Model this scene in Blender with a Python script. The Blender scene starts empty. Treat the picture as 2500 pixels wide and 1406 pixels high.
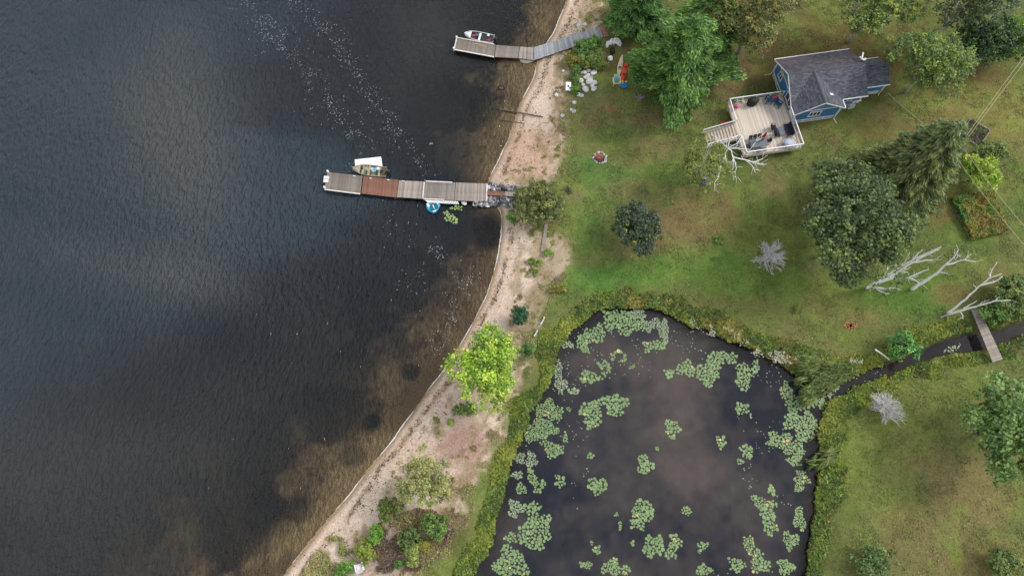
import bpy, bmesh, math, random
import numpy as np
from mathutils import Vector, Matrix
random.seed(7); rng = np.random.default_rng(7)
SC = bpy.context.scene
COL = SC.collection
R = math.radians
# ------------------------------------------------------------------ camera
CAM_H = 85.0; FOC = 1667.0; TILT = R(20)
ct, st = math.cos(TILT), math.sin(TILT)
cam = bpy.data.objects.new('camera', bpy.data.cameras.new('camera')); COL.objects.link(cam)
cam.location = (0, 0, CAM_H); cam.rotation_euler = (TILT, 0, 0)
cam.data.lens = FOC/2500*36; cam.data.sensor_width = 36; cam.data.clip_end = 5000; cam.data.clip_start = 1
SC.camera = cam
# ------------------------------------------------------------------ light
SUN_EL, SUN_AZ = 40, 72          # azimuth clockwise from +Y
w = bpy.data.worlds.new('World'); SC.world = w; w.use_nodes = True
nt = w.node_tree; nt.nodes.clear()
def N(t, kind, **k):
    n = t.nodes.new(kind)
    for a, b in k.items(): setattr(n, a, b)
    return n
out = N(nt, 'ShaderNodeOutputWorld'); bg = N(nt, 'ShaderNodeBackground'); bg.inputs[1].default_value = 0.118
sky = N(nt, 'ShaderNodeTexSky', sky_type='NISHITA', sun_disc=False)
sky.sun_elevation = R(SUN_EL); sky.sun_rotation = R(SUN_AZ); sky.air_density = 1.0; sky.dust_density = 2.0
tc = N(nt, 'ShaderNodeTexCoord'); mp = N(nt, 'ShaderNodeMapping'); mp.inputs['Rotation'].default_value = (0, 0, R(35)); mp.inputs['Scale'].default_value = (1.0, 2.0, 1.4)
nz = N(nt, 'ShaderNodeTexNoise'); nz.inputs['Scale'].default_value = 2.6; nz.inputs['Detail'].default_value = 4; nz.inputs['Roughness'].default_value = .6
rp = N(nt, 'ShaderNodeValToRGB'); rp.color_ramp.elements[0].position = .42; rp.color_ramp.elements[1].position = .60
rp.color_ramp.elements[0].color = (.05, .05, .05, 1); rp.color_ramp.elements[1].color = (1, 1, 1, 1)
mx = N(nt, 'ShaderNodeMix', data_type='RGBA'); mx.inputs[7].default_value = (9.2, 9.0, 8.7, 1)
nt.links.new(tc.outputs['Generated'], mp.inputs[0]); nt.links.new(mp.outputs[0], nz.inputs[0]); nt.links.new(nz.outputs[0], rp.inputs[0])
nt.links.new(rp.outputs[0], mx.inputs[0]); nt.links.new(sky.outputs[0], mx.inputs[6]); nt.links.new(mx.outputs[2], bg.inputs[0]); nt.links.new(bg.outputs[0], out.inputs[0])
sl = bpy.data.lights.new('sun', 'SUN'); sl.energy = 1.75; sl.angle = R(15); sl.color = (1, .95, .88)
sun = bpy.data.objects.new('sun', sl); COL.objects.link(sun)
sd = Vector((math.sin(R(SUN_AZ))*math.cos(R(SUN_EL)), math.cos(R(SUN_AZ))*math.cos(R(SUN_EL)), math.sin(R(SUN_EL))))
sun.rotation_euler = sd.to_track_quat('Z', 'Y').to_euler(); sun.location = sd*200
SC.view_settings.view_transform = 'Standard'; SC.view_settings.look = 'None'; SC.view_settings.gamma = 1
SC.view_settings.use_curve_mapping = False; SC.view_settings.exposure = 0.54
# ------------------------------------------------------------------ layout: photo pixel -> point of the place at height z
def G(px, py, z=0.0):
    u = px-1250; v = 703-py; k = (CAM_H-z)/(ct*FOC-st*v)
    return Vector((u*k, (st*FOC+ct*v)*k, z))
def lin(c): c = c/255.0; return c/12.92 if c <= .04045 else ((c+.055)/1.055)**2.4
GAIN = 1.25
def FC(q, k): r, g, b = q; y = (r+g+b)/3; return C(r*.93+y*.07+2, g*.95+y*.05+1, b*.88+y*.04, k)
def C(r, g, b, k=1.0): return (lin(r)/GAIN*k, lin(g)/GAIN*k, lin(b)/GAIN*k)
# ------------------------------------------------------------------ object helpers
def link(o, parent=None):
    COL.objects.link(o)
    if parent: o.parent = parent
    return o
def tag(o, label=None, cat=None, group=None, kind=None):
    for k, v in (('label', label), ('category', cat), ('group', group), ('kind', kind)):
        if v: o[k] = v
    return o
def empty(name, loc=(0, 0, 0), rz=0, **k):
    o = bpy.data.objects.new(name, None); link(o); o.location = loc; o.rotation_euler = (0, 0, rz); o.empty_display_size = .3
    return tag(o, **k)
def pydata(name, V, F, mats=None, smooth=False, fm=None):
    me = bpy.data.meshes.new(name); me.from_pydata([tuple(v) for v in V], [], F); 
    if mats:
        for m in (mats if isinstance(mats, (list, tuple)) else [mats]): me.materials.append(m)
    if fm: me.polygons.foreach_set('material_index', fm)
    if smooth: me.polygons.foreach_set('use_smooth', [True]*len(F))
    me.update(); return me
def obj(name, me, parent=None, loc=None, rot=None, scale=None):
    o = bpy.data.objects.new(name, me); link(o, parent)
    if loc is not None: o.location = loc
    if rot is not None: o.rotation_euler = rot
    if scale is not None: o.scale = scale
    return o
class MB:
    def __init__(s): s.V = []; s.F = []; s.M = []
    def add(s, V, F, m=0):
        n = len(s.V); s.V += [tuple(v) for v in V]; s.F += [tuple(i+n for i in f) for f in F]; s.M += [m]*len(F); return s
    def box(s, c, d, rz=0, m=0, rx=0, ry=0, taper=1):
        M_ = Matrix.Rotation(rz, 3, 'Z') @ Matrix.Rotation(ry, 3, 'Y') @ Matrix.Rotation(rx, 3, 'X'); c = Vector(c)
        V = []
        for z in (-.5, .5):
            t = taper if z > 0 else 1
            for x, y in ((-.5, -.5), (.5, -.5), (.5, .5), (-.5, .5)): V.append(c+M_ @ Vector((x*d[0]*t, y*d[1]*t, z*d[2])))
        return s.add(V, [(3, 2, 1, 0), (4, 5, 6, 7), (0, 1, 5, 4), (1, 2, 6, 5), (2, 3, 7, 6), (3, 0, 4, 7)], m)
    def prism(s, pts, off, m=0):
        n = len(pts); A = [Vector(p) for p in pts]; B = [p+Vector(off) for p in A]
        F = [tuple(range(n)), tuple(range(2*n-1, n-1, -1))]+[(i, i+n, (i+1) % n+n, (i+1) % n) for i in range(n)]
        return s.add(A+B, F, m)
    def tube(s, pts, rad, n=6, m=0, cap=True):
        pts = [Vector(p) for p in pts]
        if not hasattr(rad, '__len__'): rad = [rad]*len(pts)
        V = []; F = []
        for i, p in enumerate(pts):
            t = (pts[min(i+1, len(pts)-1)]-pts[max(i-1, 0)])
            t = t.normalized() if t.length > 1e-6 else Vector((0, 0, 1))
            a = t.cross(Vector((0, 0, 1)) if abs(t.z) < .9 else Vector((1, 0, 0))).normalized(); b = t.cross(a)
            for k in range(n):
                an = 2*math.pi*k/n; V.append(p+(a*math.cos(an)+b*math.sin(an))*rad[i])
        for i in range(len(pts)-1):
            for k in range(n): F.append((i*n+k, i*n+(k+1) % n, (i+1)*n+(k+1) % n, (i+1)*n+k))
        if cap: F += [tuple(range(n-1, -1, -1)), tuple(range((len(pts)-1)*n, len(pts)*n))]
        return s.add(V, F, m)
    def lathe(s, c, prof, n=16, m=0, sx=1, sy=1):
        V = []; F = []
        for r_, z in prof:
            for k in range(n):
                a = 2*math.pi*k/n; V.append((c[0]+math.cos(a)*r_*sx, c[1]+math.sin(a)*r_*sy, c[2]+z))
        for i in range(len(prof)-1):
            for k in range(n): F.append((i*n+k, i*n+(k+1) % n, (i+1)*n+(k+1) % n, (i+1)*n+k))
        F += [tuple(range(n-1, -1, -1)), tuple(range((len(prof)-1)*n, len(prof)*n))]
        return s.add(V, F, m)
    def loft(s, rings, m=0, cap=True, closed=True):
        n = len(rings[0]); V = [p for r_ in rings for p in r_]; F = []
        for i in range(len(rings)-1):
            for k in range(n if closed else n-1): F.append((i*n+k, i*n+(k+1) % n, (i+1)*n+(k+1) % n, (i+1)*n+k))
        if cap: F += [tuple(range(n-1, -1, -1)), tuple(range((len(rings)-1)*n, len(rings)*n))]
        return s.add(V, F, m)
    def build(s, name, mats, parent=None, smooth=False, **k):
        return obj(name, pydata(name, s.V, s.F, mats, smooth, s.M), parent, **k)
# ------------------------------------------------------------------ materials
def mat(name, c, rough=.7, var=.12, scale=3.0, bump=0., metal=0, rnd=0., attr=False, stretch=None, spec=.3, fine=0.):
    m = bpy.data.materials.new(name); m.use_nodes = True; t = m.node_tree; b = t.nodes['Principled BSDF']
    b.inputs['Roughness'].default_value = rough; b.inputs['Metallic'].default_value = metal; b.inputs['Specular IOR Level'].default_value = spec
    if attr: a = N(t, 'ShaderNodeAttribute', attribute_name='col').outputs['Color']
    else:
        a = N(t, 'ShaderNodeRGB'); a.outputs[0].default_value = (*c, 1); a = a.outputs[0]
    tcn = N(t, 'ShaderNodeTexCoord'); vec = tcn.outputs['Object']
    if stretch:
        mpn = N(t, 'ShaderNodeMapping'); mpn.inputs['Scale'].default_value = stretch; t.links.new(vec, mpn.inputs[0]); vec = mpn.outputs[0]
    nn = N(t, 'ShaderNodeTexNoise'); nn.inputs['Scale'].default_value = scale; nn.inputs['Detail'].default_value = 5; t.links.new(vec, nn.inputs[0])
    mr = N(t, 'ShaderNodeMapRange'); mr.inputs[1].default_value = .3; mr.inputs[2].default_value = .7; mr.inputs[3].default_value = 1-var; mr.inputs[4].default_value = 1+var
    t.links.new(nn.outputs[0], mr.inputs[0]); f = mr.outputs[0]
    if rnd:
        oi = N(t, 'ShaderNodeObjectInfo'); m2 = N(t, 'ShaderNodeMapRange'); m2.inputs[3].default_value = 1-rnd; m2.inputs[4].default_value = 1+rnd
        t.links.new(oi.outputs['Random'], m2.inputs[0]); mu = N(t, 'ShaderNodeMath', operation='MULTIPLY'); t.links.new(f, mu.inputs[0]); t.links.new(m2.outputs[0], mu.inputs[1]); f = mu.outputs[0]
    vm = N(t, 'ShaderNodeVectorMath', operation='SCALE'); t.links.new(a, vm.inputs[0]); t.links.new(f, vm.inputs['Scale'])
    t.links.new(vm.outputs[0], b.inputs['Base Color'])
    if bump:
        bp = N(t, 'ShaderNodeBump'); bp.inputs['Strength'].default_value = 1; bp.inputs['Distance'].default_value = bump; t.links.new(nn.outputs[0], bp.inputs['Height']); t.links.new(bp.outputs[0], b.inputs['Normal'])
    return m
def leafmat(name, tr=.3):
    m = bpy.data.materials.new(name); m.use_nodes = True; t = m.node_tree; t.nodes.clear()
    a = N(t, 'ShaderNodeAttribute', attribute_name='col'); o = N(t, 'ShaderNodeOutputMaterial')
    d = N(t, 'ShaderNodeBsdfDiffuse'); l = N(t, 'ShaderNodeBsdfTranslucent'); x = N(t, 'ShaderNodeMixShader'); x.inputs[0].default_value = tr
    t.links.new(a.outputs[0], d.inputs[0]); t.links.new(a.outputs[0], l.inputs[0]); t.links.new(d.outputs[0], x.inputs[1]); t.links.new(l.outputs[0], x.inputs[2])
    g = N(t, 'ShaderNodeBsdfGlossy'); g.inputs['Roughness'].default_value = .5; g.inputs[0].default_value = (.6, .65, .7, 1); y = N(t, 'ShaderNodeMixShader'); y.inputs[0].default_value = .035
    t.links.new(x.outputs[0], y.inputs[1]); t.links.new(g.outputs[0], y.inputs[2]); t.links.new(y.outputs[0], o.inputs[0]); return m
M = {}
M['leaf'] = leafmat('leaf'); M['dry'] = leafmat('dry_leaf', .1)
M['bark'] = mat('bark', (.11, .085, .065), .9, .3, 6, .03)
M['birchbark'] = mat('birch_bark', (.50, .48, .45), .8, .35, 5, .01)
M['deadwood'] = mat('bleached_wood', (.86, .85, .84), .8, .14, 4, .01)
M['greytwig'] = mat('grey_twig', (.30, .275, .27), .9, .2, 4)
M['plank_grey'] = mat('weathered_plank', C(166, 156, 148), .85, .25, 5, .01, rnd=.25, stretch=(1, 1, 1))
M['plank_brown'] = mat('algae_stained_plank', C(138, 130, 120), .85, .38, 1.6, .01, rnd=.18)
M['plank_dk'] = mat('dark_worn_plank', C(146, 138, 132), .85, .35, 1.6, .01, rnd=.2)
M['plank_rust'] = mat('red_stained_plank', C(138, 100, 84), .8, .38, 1.4, .01, rnd=.14)
M['plank_blue'] = mat('silver_grey_plank', C(162, 165, 170), .85, .22, 4, .01, rnd=.26)
M['board'] = mat('deck_board', C(216, 204, 190), .75, .28, .9, .004, rnd=.22)
M['tread'] = mat('stair_tread', C(206, 192, 176), .8, .12, 3, rnd=.08)
M['timber'] = mat('timber_frame', C(105, 85, 66), .85, .2, 4)
M['white'] = mat('white_paint', (.74, .74, .75), .45, .06, 4)
M['whiteedge'] = mat('worn_white_paint', (.60, .58, .56), .6, .2, 5)
M['blue'] = None
M['found'] = mat('concrete', (.58, .57, .56), .85, .14, 3, .005)
M['glass'] = mat('window_glass', (.025, .022, .022), .08, .1, 1, spec=.6)
M['navy'] = mat('navy_fabric', (.010, .014, .030), .8, .2, 8)
M['charcoal'] = mat('charcoal_metal', (.035, .037, .042), .5, .1, 8)
M['slate'] = mat('slate_tabletop', C(110, 118, 128), .45, .1, 3)
M['black'] = mat('black_cover', (.012, .012, .013), .6, .3, 5, .03)
M['teal'] = mat('teal_paint', C(36, 84, 118), .55, .1, 5)
M['red'] = mat('red_canvas', C(185, 20, 35), .6, .15, 5)
M['redp'] = mat('red_plastic', C(200, 45, 45), .4, .1, 5)
M['stone'] = mat('granite', (.52, .51, .515), .85, .25, 5, .02, rnd=.22)
M['stonedark'] = mat('crushed_stone', (.20, .20, .215), .85, .35, 6, .02, rnd=.75)
M['stonepale'] = mat('pale_boulder', (.42, .38, .31), .85, .2, 4, .02)
M['wetstone'] = mat('wet_boulder', (.075, .055, .055), .6, .3, 4, .02)
M['hullwhite'] = mat('white_hull', (.62, .64, .67), .35, .08, 4)
M['hullfloor'] = mat('grey_boat_floor', C(95, 97, 102), .7, .15, 6)
M['hullbeige'] = mat('beige_hull', C(165, 158, 134), .5, .12, 4)
M['beigefloor'] = mat('beige_boat_floor', C(150, 142, 118), .6, .15, 4)
M['pad'] = None
def shingle(name, axis, tint=(1, 1, 1)):
    m = bpy.data.materials.new(name); m.use_nodes = True; t = m.node_tree; b = t.nodes['Principled BSDF']; b.inputs['Roughness'].default_value = .85; b.inputs['Specular IOR Level'].default_value = .35
    tcn = N(t, 'ShaderNodeTexCoord'); sp = N(t, 'ShaderNodeSeparateXYZ'); cb = N(t, 'ShaderNodeCombineXYZ'); t.links.new(tcn.outputs['Object'], sp.inputs[0])
    t.links.new(sp.outputs[axis], cb.inputs[0]); mu = N(t, 'ShaderNodeMath', operation='MULTIPLY'); mu.inputs[1].default_value = 2.2; t.links.new(sp.outputs[2], mu.inputs[0]); t.links.new(mu.outputs[0], cb.inputs[1])
    br = N(t, 'ShaderNodeTexBrick'); br.inputs['Scale'].default_value = 1; br.inputs['Brick Width'].default_value = .5; br.inputs['Row Height'].default_value = .19; br.inputs['Mortar Size'].default_value = .022; br.inputs['Mortar Smooth'].default_value = .3
    br.inputs['Color1'].default_value = (*[a*b for a, b in zip(C(82, 86, 96), tint)], 1); br.inputs['Color2'].default_value = (*[a*b for a, b in zip(C(120, 124, 136), tint)], 1); br.inputs['Mortar'].default_value = (*C(50, 52, 60), 1); br.inputs['Bias'].default_value = -.1
    t.links.new(cb.outputs[0], br.inputs[0]); nn = N(t, 'ShaderNodeTexNoise'); nn.inputs['Scale'].default_value = .5; nn.inputs['Detail'].default_value = 6; t.links.new(tcn.outputs['Object'], nn.inputs[0])
    hs = N(t, 'ShaderNodeMapRange'); hs.inputs[1].default_value = .35; hs.inputs[2].default_value = .65; hs.inputs[3].default_value = .85; hs.inputs[4].default_value = 1.12; t.links.new(nn.outputs[0], hs.inputs[0])
    vm = N(t, 'ShaderNodeVectorMath', operation='SCALE'); t.links.new(br.outputs[0], vm.inputs[0]); t.links.new(hs.outputs[0], vm.inputs['Scale']); t.links.new(vm.outputs[0], b.inputs['Base Color'])
    bp = N(t, 'ShaderNodeBump'); bp.inputs['Distance'].default_value = .02; t.links.new(br.outputs['Fac'], bp.inputs['Height']); bp.invert = True; t.links.new(bp.outputs[0], b.inputs['Normal']); return m
M['roofn'] = shingle('weathered_shingles', 0, (.92, .80, .76)); M['roofx'] = shingle('asphalt_shingles', 0); M['roofy'] = shingle('asphalt_shingles_cross', 1)  # north slope shingles tinted darker and redder
def siding(name, c):
    m = mat(name, c, .55, .07, 3); t = m.node_tree; b = t.nodes['Principled BSDF']
    tcn = N(t, 'ShaderNodeTexCoord'); wv = N(t, 'ShaderNodeTexWave', wave_type='BANDS', bands_direction='Z', wave_profile='SAW'); wv.inputs['Scale'].default_value = 1.25*math.pi/2; t.links.new(tcn.outputs['Object'], wv.inputs[0])
    bp = N(t, 'ShaderNodeBump'); bp.inputs['Distance'].default_value = .03; t.links.new(wv.outputs[1], bp.inputs['Height']); t.links.new(bp.outputs[0], b.inputs['Normal']); return m
M['blue'] = siding('blue_siding', C(72, 144, 202)); M['bluepale'] = siding('pale_blue_shakes', C(116, 158, 184))
# ------------------------------------------------------------------ numpy noise
def vnoise(x, y, seed=0):
    xi = np.floor(x).astype(np.int64); yi = np.floor(y).astype(np.int64); fx = x-xi; fy = y-yi
    fx = fx*fx*(3-2*fx); fy = fy*fy*(3-2*fy)
    def h(a, b):
        n = (a*374761393+b*668265263+seed*1442695041) & 0xFFFFFFFF; n = ((n ^ (n >> 13))*1274126177) & 0xFFFFFFFF; return ((n ^ (n >> 16)) & 0xFFFF)/65535.0
    return (h(xi, yi)*(1-fx)+h(xi+1, yi)*fx)*(1-fy)+(h(xi, yi+1)*(1-fx)+h(xi+1, yi+1)*fx)*fy
def fbm(x, y, s, o=4, seed=0):
    x = x/s; y = y/s; a = .5; r = 0; tot = 0
    for i in range(o): r = r+a*vnoise(x+i*17.3, y-i*9.1, seed+i); tot += a; a *= .55; x = x*2.03; y = y*2.03
    return r/tot
def sm(a, b, x): t = np.clip((x-a)/(b-a), 0, 1); return t*t*(3-2*t)
def polyW(pts, z=0.0): return np.array([G(x, y, z)[:2] for x, y in pts])
def smooth(pts, it=2):
    pts = np.array(pts, float)
    for _ in range(it):
        q = [pts[0]]
        for a, b in zip(pts[:-1], pts[1:]): q += [a*.75+b*.25, a*.25+b*.75]
        q.append(pts[-1]); pts = np.array(q)
    return pts
def segdist(X, Y, P):
    d = np.full(X.shape, 1e9)
    for a, b in zip(P[:-1], P[1:]):
        e = b-a; L = (e**2).sum()+1e-12; t = np.clip(((X-a[0])*e[0]+(Y-a[1])*e[1])/L, 0, 1)
        d = np.minimum(d, (X-a[0]-t*e[0])**2+(Y-a[1]-t*e[1])**2)
    return np.sqrt(d)
def inpoly(X, Y, P):
    r = np.zeros(X.shape, bool); n = len(P)
    for i in range(n):
        a = P[i]; b = P[(i+1) % n]
        if a[1] == b[1]: continue
        c = ((a[1] > Y) != (b[1] > Y)) & (X < (b[0]-a[0])*(Y-a[1])/(b[1]-a[1])+a[0]); r ^= c
    return r
# ------------------------------------------------------------------ shorelines
shore_px = [(1440, -330), (1415, -160), (1395, -50), (1385, 0), (1370, 40), (1352, 80), (1335, 106), (1322, 130), (1312, 152), (1308, 175), (1301, 200), (1288, 222), (1274, 245), (1262, 275), (1252, 310), (1240, 345), (1222, 385), (1205, 420), (1190, 447), (1196, 475), (1212, 500), (1224, 515), (1227, 545), (1222, 590), (1215, 640), (1200, 690), (1180, 740), (1155, 790), (1135, 825), (1105, 870), (1075, 915), (1040, 960), (1005, 1010), (965, 1065), (930, 1110), (885, 1165), (850, 1210), (800, 1270), (760, 1320), (720, 1370), (690, 1406), (620, 1500), (480, 1700)]
SHORE = smooth(polyW(shore_px), 2)
LAKE = np.vstack([SHORE, [[-300, -260], [-900, -300], [-900, 900], [60, 900], [30, 200]]])
pond_line = [(1110, 1560), (1120, 1450), (1142, 1406), (1165, 1370), (1190, 1330), (1200, 1290), (1216, 1240), (1226, 1190), (1235, 1150), (1246, 1110), (1270, 1080), (1280, 1030), (1290, 992), (1325, 965), (1343, 925), (1350, 880), (1356, 842), (1375, 828), (1400, 797), (1440, 768), (1480, 750), (1545, 747), (1600, 757), (1650, 778), (1690, 802), (1730, 803), (1750, 818), (1790, 838), (1825, 853), (1860, 868), (1900, 885), (1930, 905), (1960, 925), (2010, 935), (2060, 932), (2090, 917), (2130, 903), (2180, 884), (2240, 860), (2300, 835), (2350, 820), (2400, 812), (2440, 808), (2500, 786), (2620, 745), (2900, 640), (2910, 670), (2640, 770), (2500, 812), (2440, 838), (2400, 852), (2350, 862), (2290, 870), (2230, 887), (2180, 907), (2130, 937), (2080, 957), (2050, 972), (2020, 992), (2005, 1030), (1997, 1060), (2005, 1100), (2000, 1150), (1990, 1200), (1985, 1290), (1976, 1350), (1968, 1406), (1955, 1480), (1900, 1600), (1500, 1680)]
PONDL = smooth(polyW(pond_line), 1); POND = PONDL; PONDC = np.vstack([PONDL, PONDL[:1]])
sand_line = [(1475, -330), (1475, -50), (1468, 50), (1450, 100), (1402, 140), (1388, 200), (1402, 250), (1394, 310), (1376, 380), (1345, 445), (1300, 452), (1285, 500), (1300, 545), (1350, 560), (1393, 600), (1390, 650), (1350, 700), (1318, 745), (1306, 800), (1290, 850), (1300, 880), (1288, 930), (1250, 990), (1228, 1040), (1205, 1080), (1185, 1140), (1160, 1200), (1120, 1270), (1080, 1340), (1030, 1406), (960, 1500), (700, 1800)]
SANDL = smooth(polyW(sand_line, .5), 2)
SAND = np.vstack([SANDL, [[-200, -300], [-900, -300], [-900, 900], [20, 900]]])
# ------------------------------------------------------------------ terrain
def axis(lo, hi, step, far):
    a = list(np.arange(lo, hi+step/2, step)); s = step; r = [a[-1]]; l = [a[0]]
    while r[-1] < far: s *= 1.5; r.append(r[-1]+s); l.append(l[0]-s) if False else l.insert(0, l[0]-s)
    return np.array(l[:-1]+a+r[1:])
XS = axis(-80, 86, .27, 1500); YS = axis(-6, 82, .27, 1500)
GX, GY = np.meshgrid(XS, YS)
near = (np.abs(GX-3) < 95) & (GY > -20) & (GY < 95)
def field(line, poly):
    d = np.full(GX.shape, 1e3); d[near] = segdist(GX[near], GY[near], line)
    far_ = ~near; d[far_] = segdist(GX[far_], GY[far_], line[::4] if len(line) > 60 else line)
    i = inpoly(GX, GY, poly); return np.where(i, -d, d)
dL = field(SHORE, LAKE); dP = field(PONDC, POND); dS = field(SANDL, SAND)   # negative inside
wob = (fbm(GX, GY, 2.2, 3, 5)-.5)
dPw = dP+wob*np.where(GX > 47, .45, 1.1); dLw = dL+(fbm(GX, GY, 3, 2, 9)-.5)*.35
# bed steepness changes along the lake
slope = np.interp(GY, [-6, 8, 16, 26, 34, 42, 46, 50, 56, 64, 72, 80], [.05, .055, .065, .08, .11, .22, .36, .20, .075, .055, .06, .06])
bed = -np.minimum(9, (.03+np.maximum(-dLw, 0)**1.35/2.6)*slope*1.0*(.75+.5*fbm(GX, GY, 9, 3, 21))+.05*np.maximum(-dLw-12, 0))
pbed = -np.minimum(1.6, .05+(-dPw)*.35)
land = np.minimum(np.minimum(.85, .02+np.maximum(dLw, 0)*.10), .04+np.maximum(dPw, 0)*.28)+(fbm(GX, GY, 7, 3, 2)-.5)*.10*sm(1, 4, np.minimum(dL, dP))
GZ = np.where(dLw < 0, bed, np.where(dPw < 0, pbed, land))
# ---- base colours
def col(c): return np.array(C(*c))
def blend(A, c, wgt): return A*(1-wgt[..., None])+np.array(c)*wgt[..., None]
def blob(px, py, rx, ry, soft=.6, ang=0, nz_=.5, seed=0):
    c = G(px, py, .5); s = (G(px+1, py, .5)-c).length; dx = (GX-c[0]); dy = (GY-c[1]); a = R(ang); u = (dx*math.cos(a)+dy*math.sin(a))/(rx*s); v = (-dx*math.sin(a)+dy*math.cos(a))/(ry*s)
    q = np.sqrt(u*u+v*v)+(fbm(GX, GY, 4, 4, 31+seed)-.5)*2*nz_
    return 1-sm(1-soft, 1+soft*.6, q)
n1 = fbm(GX, GY, 14, 4, 1); n2 = fbm(GX, GY, 4.5, 4, 3); n3 = fbm(GX, GY, 1.3, 3, 4); n4 = fbm(GX, GY, .6, 2, 6)
A = np.zeros(GX.shape+(3,))+col((102, 108, 58))
A = blend(A, col((88, 104, 50)), sm(.42, .66, n1)*.9)
A = blend(A, col((120, 108, 70)), sm(.54, .76, n2)*.5)
GRN, BRN, YEL, OLV, RED, DKB = (80, 114, 50), (116, 98, 70), (112, 120, 52), (104, 96, 54), (136, 88, 62), (92, 78, 52)
for i, (x, y, rx, ry, c, k, an) in enumerate([
    (2060, 120, 330, 150, (100, 86, 48), .9, 0), (2400, 270, 220, 120, (126, 120, 62), .8, 0), (2180, 320, 260, 60, (112, 100, 56), .7, 0), (1760, 190, 190, 55, (112, 90, 64), .95, 35), (1590, 300, 170, 30, (112, 96, 68), .7, 5),
    (1500, 330, 110, 40, (84, 104, 48), .8, 0), (1470, 440, 95, 60, GRN, .9, -30), (1640, 430, 170, 40, (84, 106, 46), .9, 10), (1600, 355, 90, 30, BRN, .5, 0),
    (1540, 470, 110, 35, BRN, .45, 0), (1640, 560, 130, 60, (116, 98, 68), .8, 10), (1740, 520, 100, 80, (114, 98, 62), .7, 0), (1440, 560, 45, 70, GRN, .85, 0), (1400, 480, 40, 30, (122, 110, 74), .5, 0),
    (1480, 680, 170, 42, (74, 112, 46), 1, 8), (1700, 660, 200, 52, (84, 114, 46), 1, 0), (1900, 700, 210, 44, (90, 114, 46), .9, 0), (1880, 560, 90, 90, (88, 104, 44), .7, 0), (2040, 740, 120, 60, (112, 108, 58), .6, 0), (1860, 780, 180, 50, (108, 106, 58), .6, -5),
    (2200, 720, 160, 60, (76, 108, 42), .9, 0), (2350, 580, 90, 60, (82, 102, 46), .8, 0), (2470, 480, 60, 130, (84, 108, 46), .8, 0), (2440, 700, 60, 40, (114, 98, 60), .6, 0), (2070, 820, 90, 40, (94, 106, 48), .7, 0),
    (2300, 480, 60, 70, (112, 92, 52), .7, 0), (2440, 440, 50, 60, (110, 104, 54), .6, 0), (1955, 480, 40, 90, (78, 84, 42), .6, 0),
    (2120, 960, 110, 40, YEL, .85, 10), (2280, 960, 180, 60, (104, 110, 50), .8, 0), (2170, 1060, 140, 80, (108, 116, 54), .85, 0), (2060, 1130, 60, 120, (106, 116, 50), .7, 0), (2260, 1110, 120, 50, (116, 106, 66), .6, 0),
    (2360, 1220, 180, 90, (126, 110, 72), .65, 0), (2190, 1240, 100, 90, (108, 110, 56), .8, 0), (2240, 1340, 170, 70, (108, 98, 62), .8, 0), (2440, 1380, 100, 60, (124, 110, 64), .7, 0), (2100, 1320, 60, 60, (94, 106, 50), .6, 0), (2330, 1350, 22, 40, (104, 116, 44), .7, 0),
    (1485, 270, 20, 9, RED, .8, 0), (1475, 140, 30, 60, (98, 80, 50), .8, 0), (1535, 150, 20, 40, (116, 82, 58), .7, 0), (1420, 300, 25, 60, (112, 104, 66), .7, 0), (1670, 285, 26, 10, (150, 124, 92), .5, 0), (2400, 180, 70, 50, (96, 84, 48), .7, 0), (2330, 720, 60, 30, (114, 96, 58), .7, 0),
    (1860, 235, 60, 50, (66, 70, 38), .6, 20), (2070, 150, 60, 30, (92, 80, 46), .5, 0), (1380, 720, 30, 30, (78, 100, 46), .7, 0), (1330, 790, 16, 70, (84, 98, 52), .8, -25), (1275, 960, 20, 60, (92, 92, 54), .7, -25), (1200, 1150, 14, 70, (76, 86, 48), .8, -25), (1110, 1330, 40, 60, (86, 92, 46), .8, -35), (1070, 1390, 40, 30, (92, 100, 50), .7, 0)]):
    A = blend(A, col(c), blob(x, y, rx, ry, .6, an, .5, i)*k)
n5 = fbm(GX, GY, 2.4, 4, 8); A = blend(A, col((108, 124, 56)), sm(.46, .68, n5)*.5); A = blend(A, col((116, 104, 66)), sm(.56, .74, 1-n5)*.22)
A = A*(.85+.30*n3[..., None])*(.86+.28*n4[..., None])*1.22; A = A*.93+A.mean(-1, keepdims=True)*.07
# sand
Sd = np.zeros(GX.shape+(3,))+col((216, 196, 178))
Sd = blend(Sd, col((196, 172, 156)), sm(.4, .65, n2)*.6)
for i, (x, y, rx, ry, c, k, an) in enumerate([(1300, 390, 62, 100, (196, 164, 144), .95, 0), (1130, 1080, 75, 60, (170, 140, 128), .95, 0), (1150, 1180, 50, 50, (176, 146, 134), .7, 0), (1000, 1340, 130, 70, (150, 134, 122), .75, 0), (1240, 700, 30, 90, (206, 184, 166), .8, -20), (1350, 620, 45, 80, (176, 160, 134), .9, 0), (1320, 720, 30, 60, (152, 136, 106), .8, -20), (1270, 800, 40, 70, (176, 152, 134), .8, 0), (1370, 240, 28, 110, (176, 156, 134), .8, 0), (1440, 30, 30, 60, (168, 146, 124), .8, 0), (1380, 400, 20, 60, (160, 144, 118), .7, 0)]):
    Sd = blend(Sd, col(c), blob(x, y, rx, ry, .5, an, .4, 50+i)*k)
band = np.exp(-((dLw-1.3-1.1*(fbm(GX, GY, 5, 2, 61)-.5))/.45)**2)
Sd = blend(Sd, col((136, 112, 84)), np.clip(band*(.2+.9*sm(.38, .6, n4)), 0, 1)*.75)
Sd = blend(Sd, col((150, 128, 102)), (1-sm(0, .9, dLw)))
streak = sm(.55, .68, fbm(GX*1.0+GY*.35, GY*.35-GX*.2, 1.2, 3, 71))*sm(1.5, 3, dLw)*(1-sm(5, 8, dLw))
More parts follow.
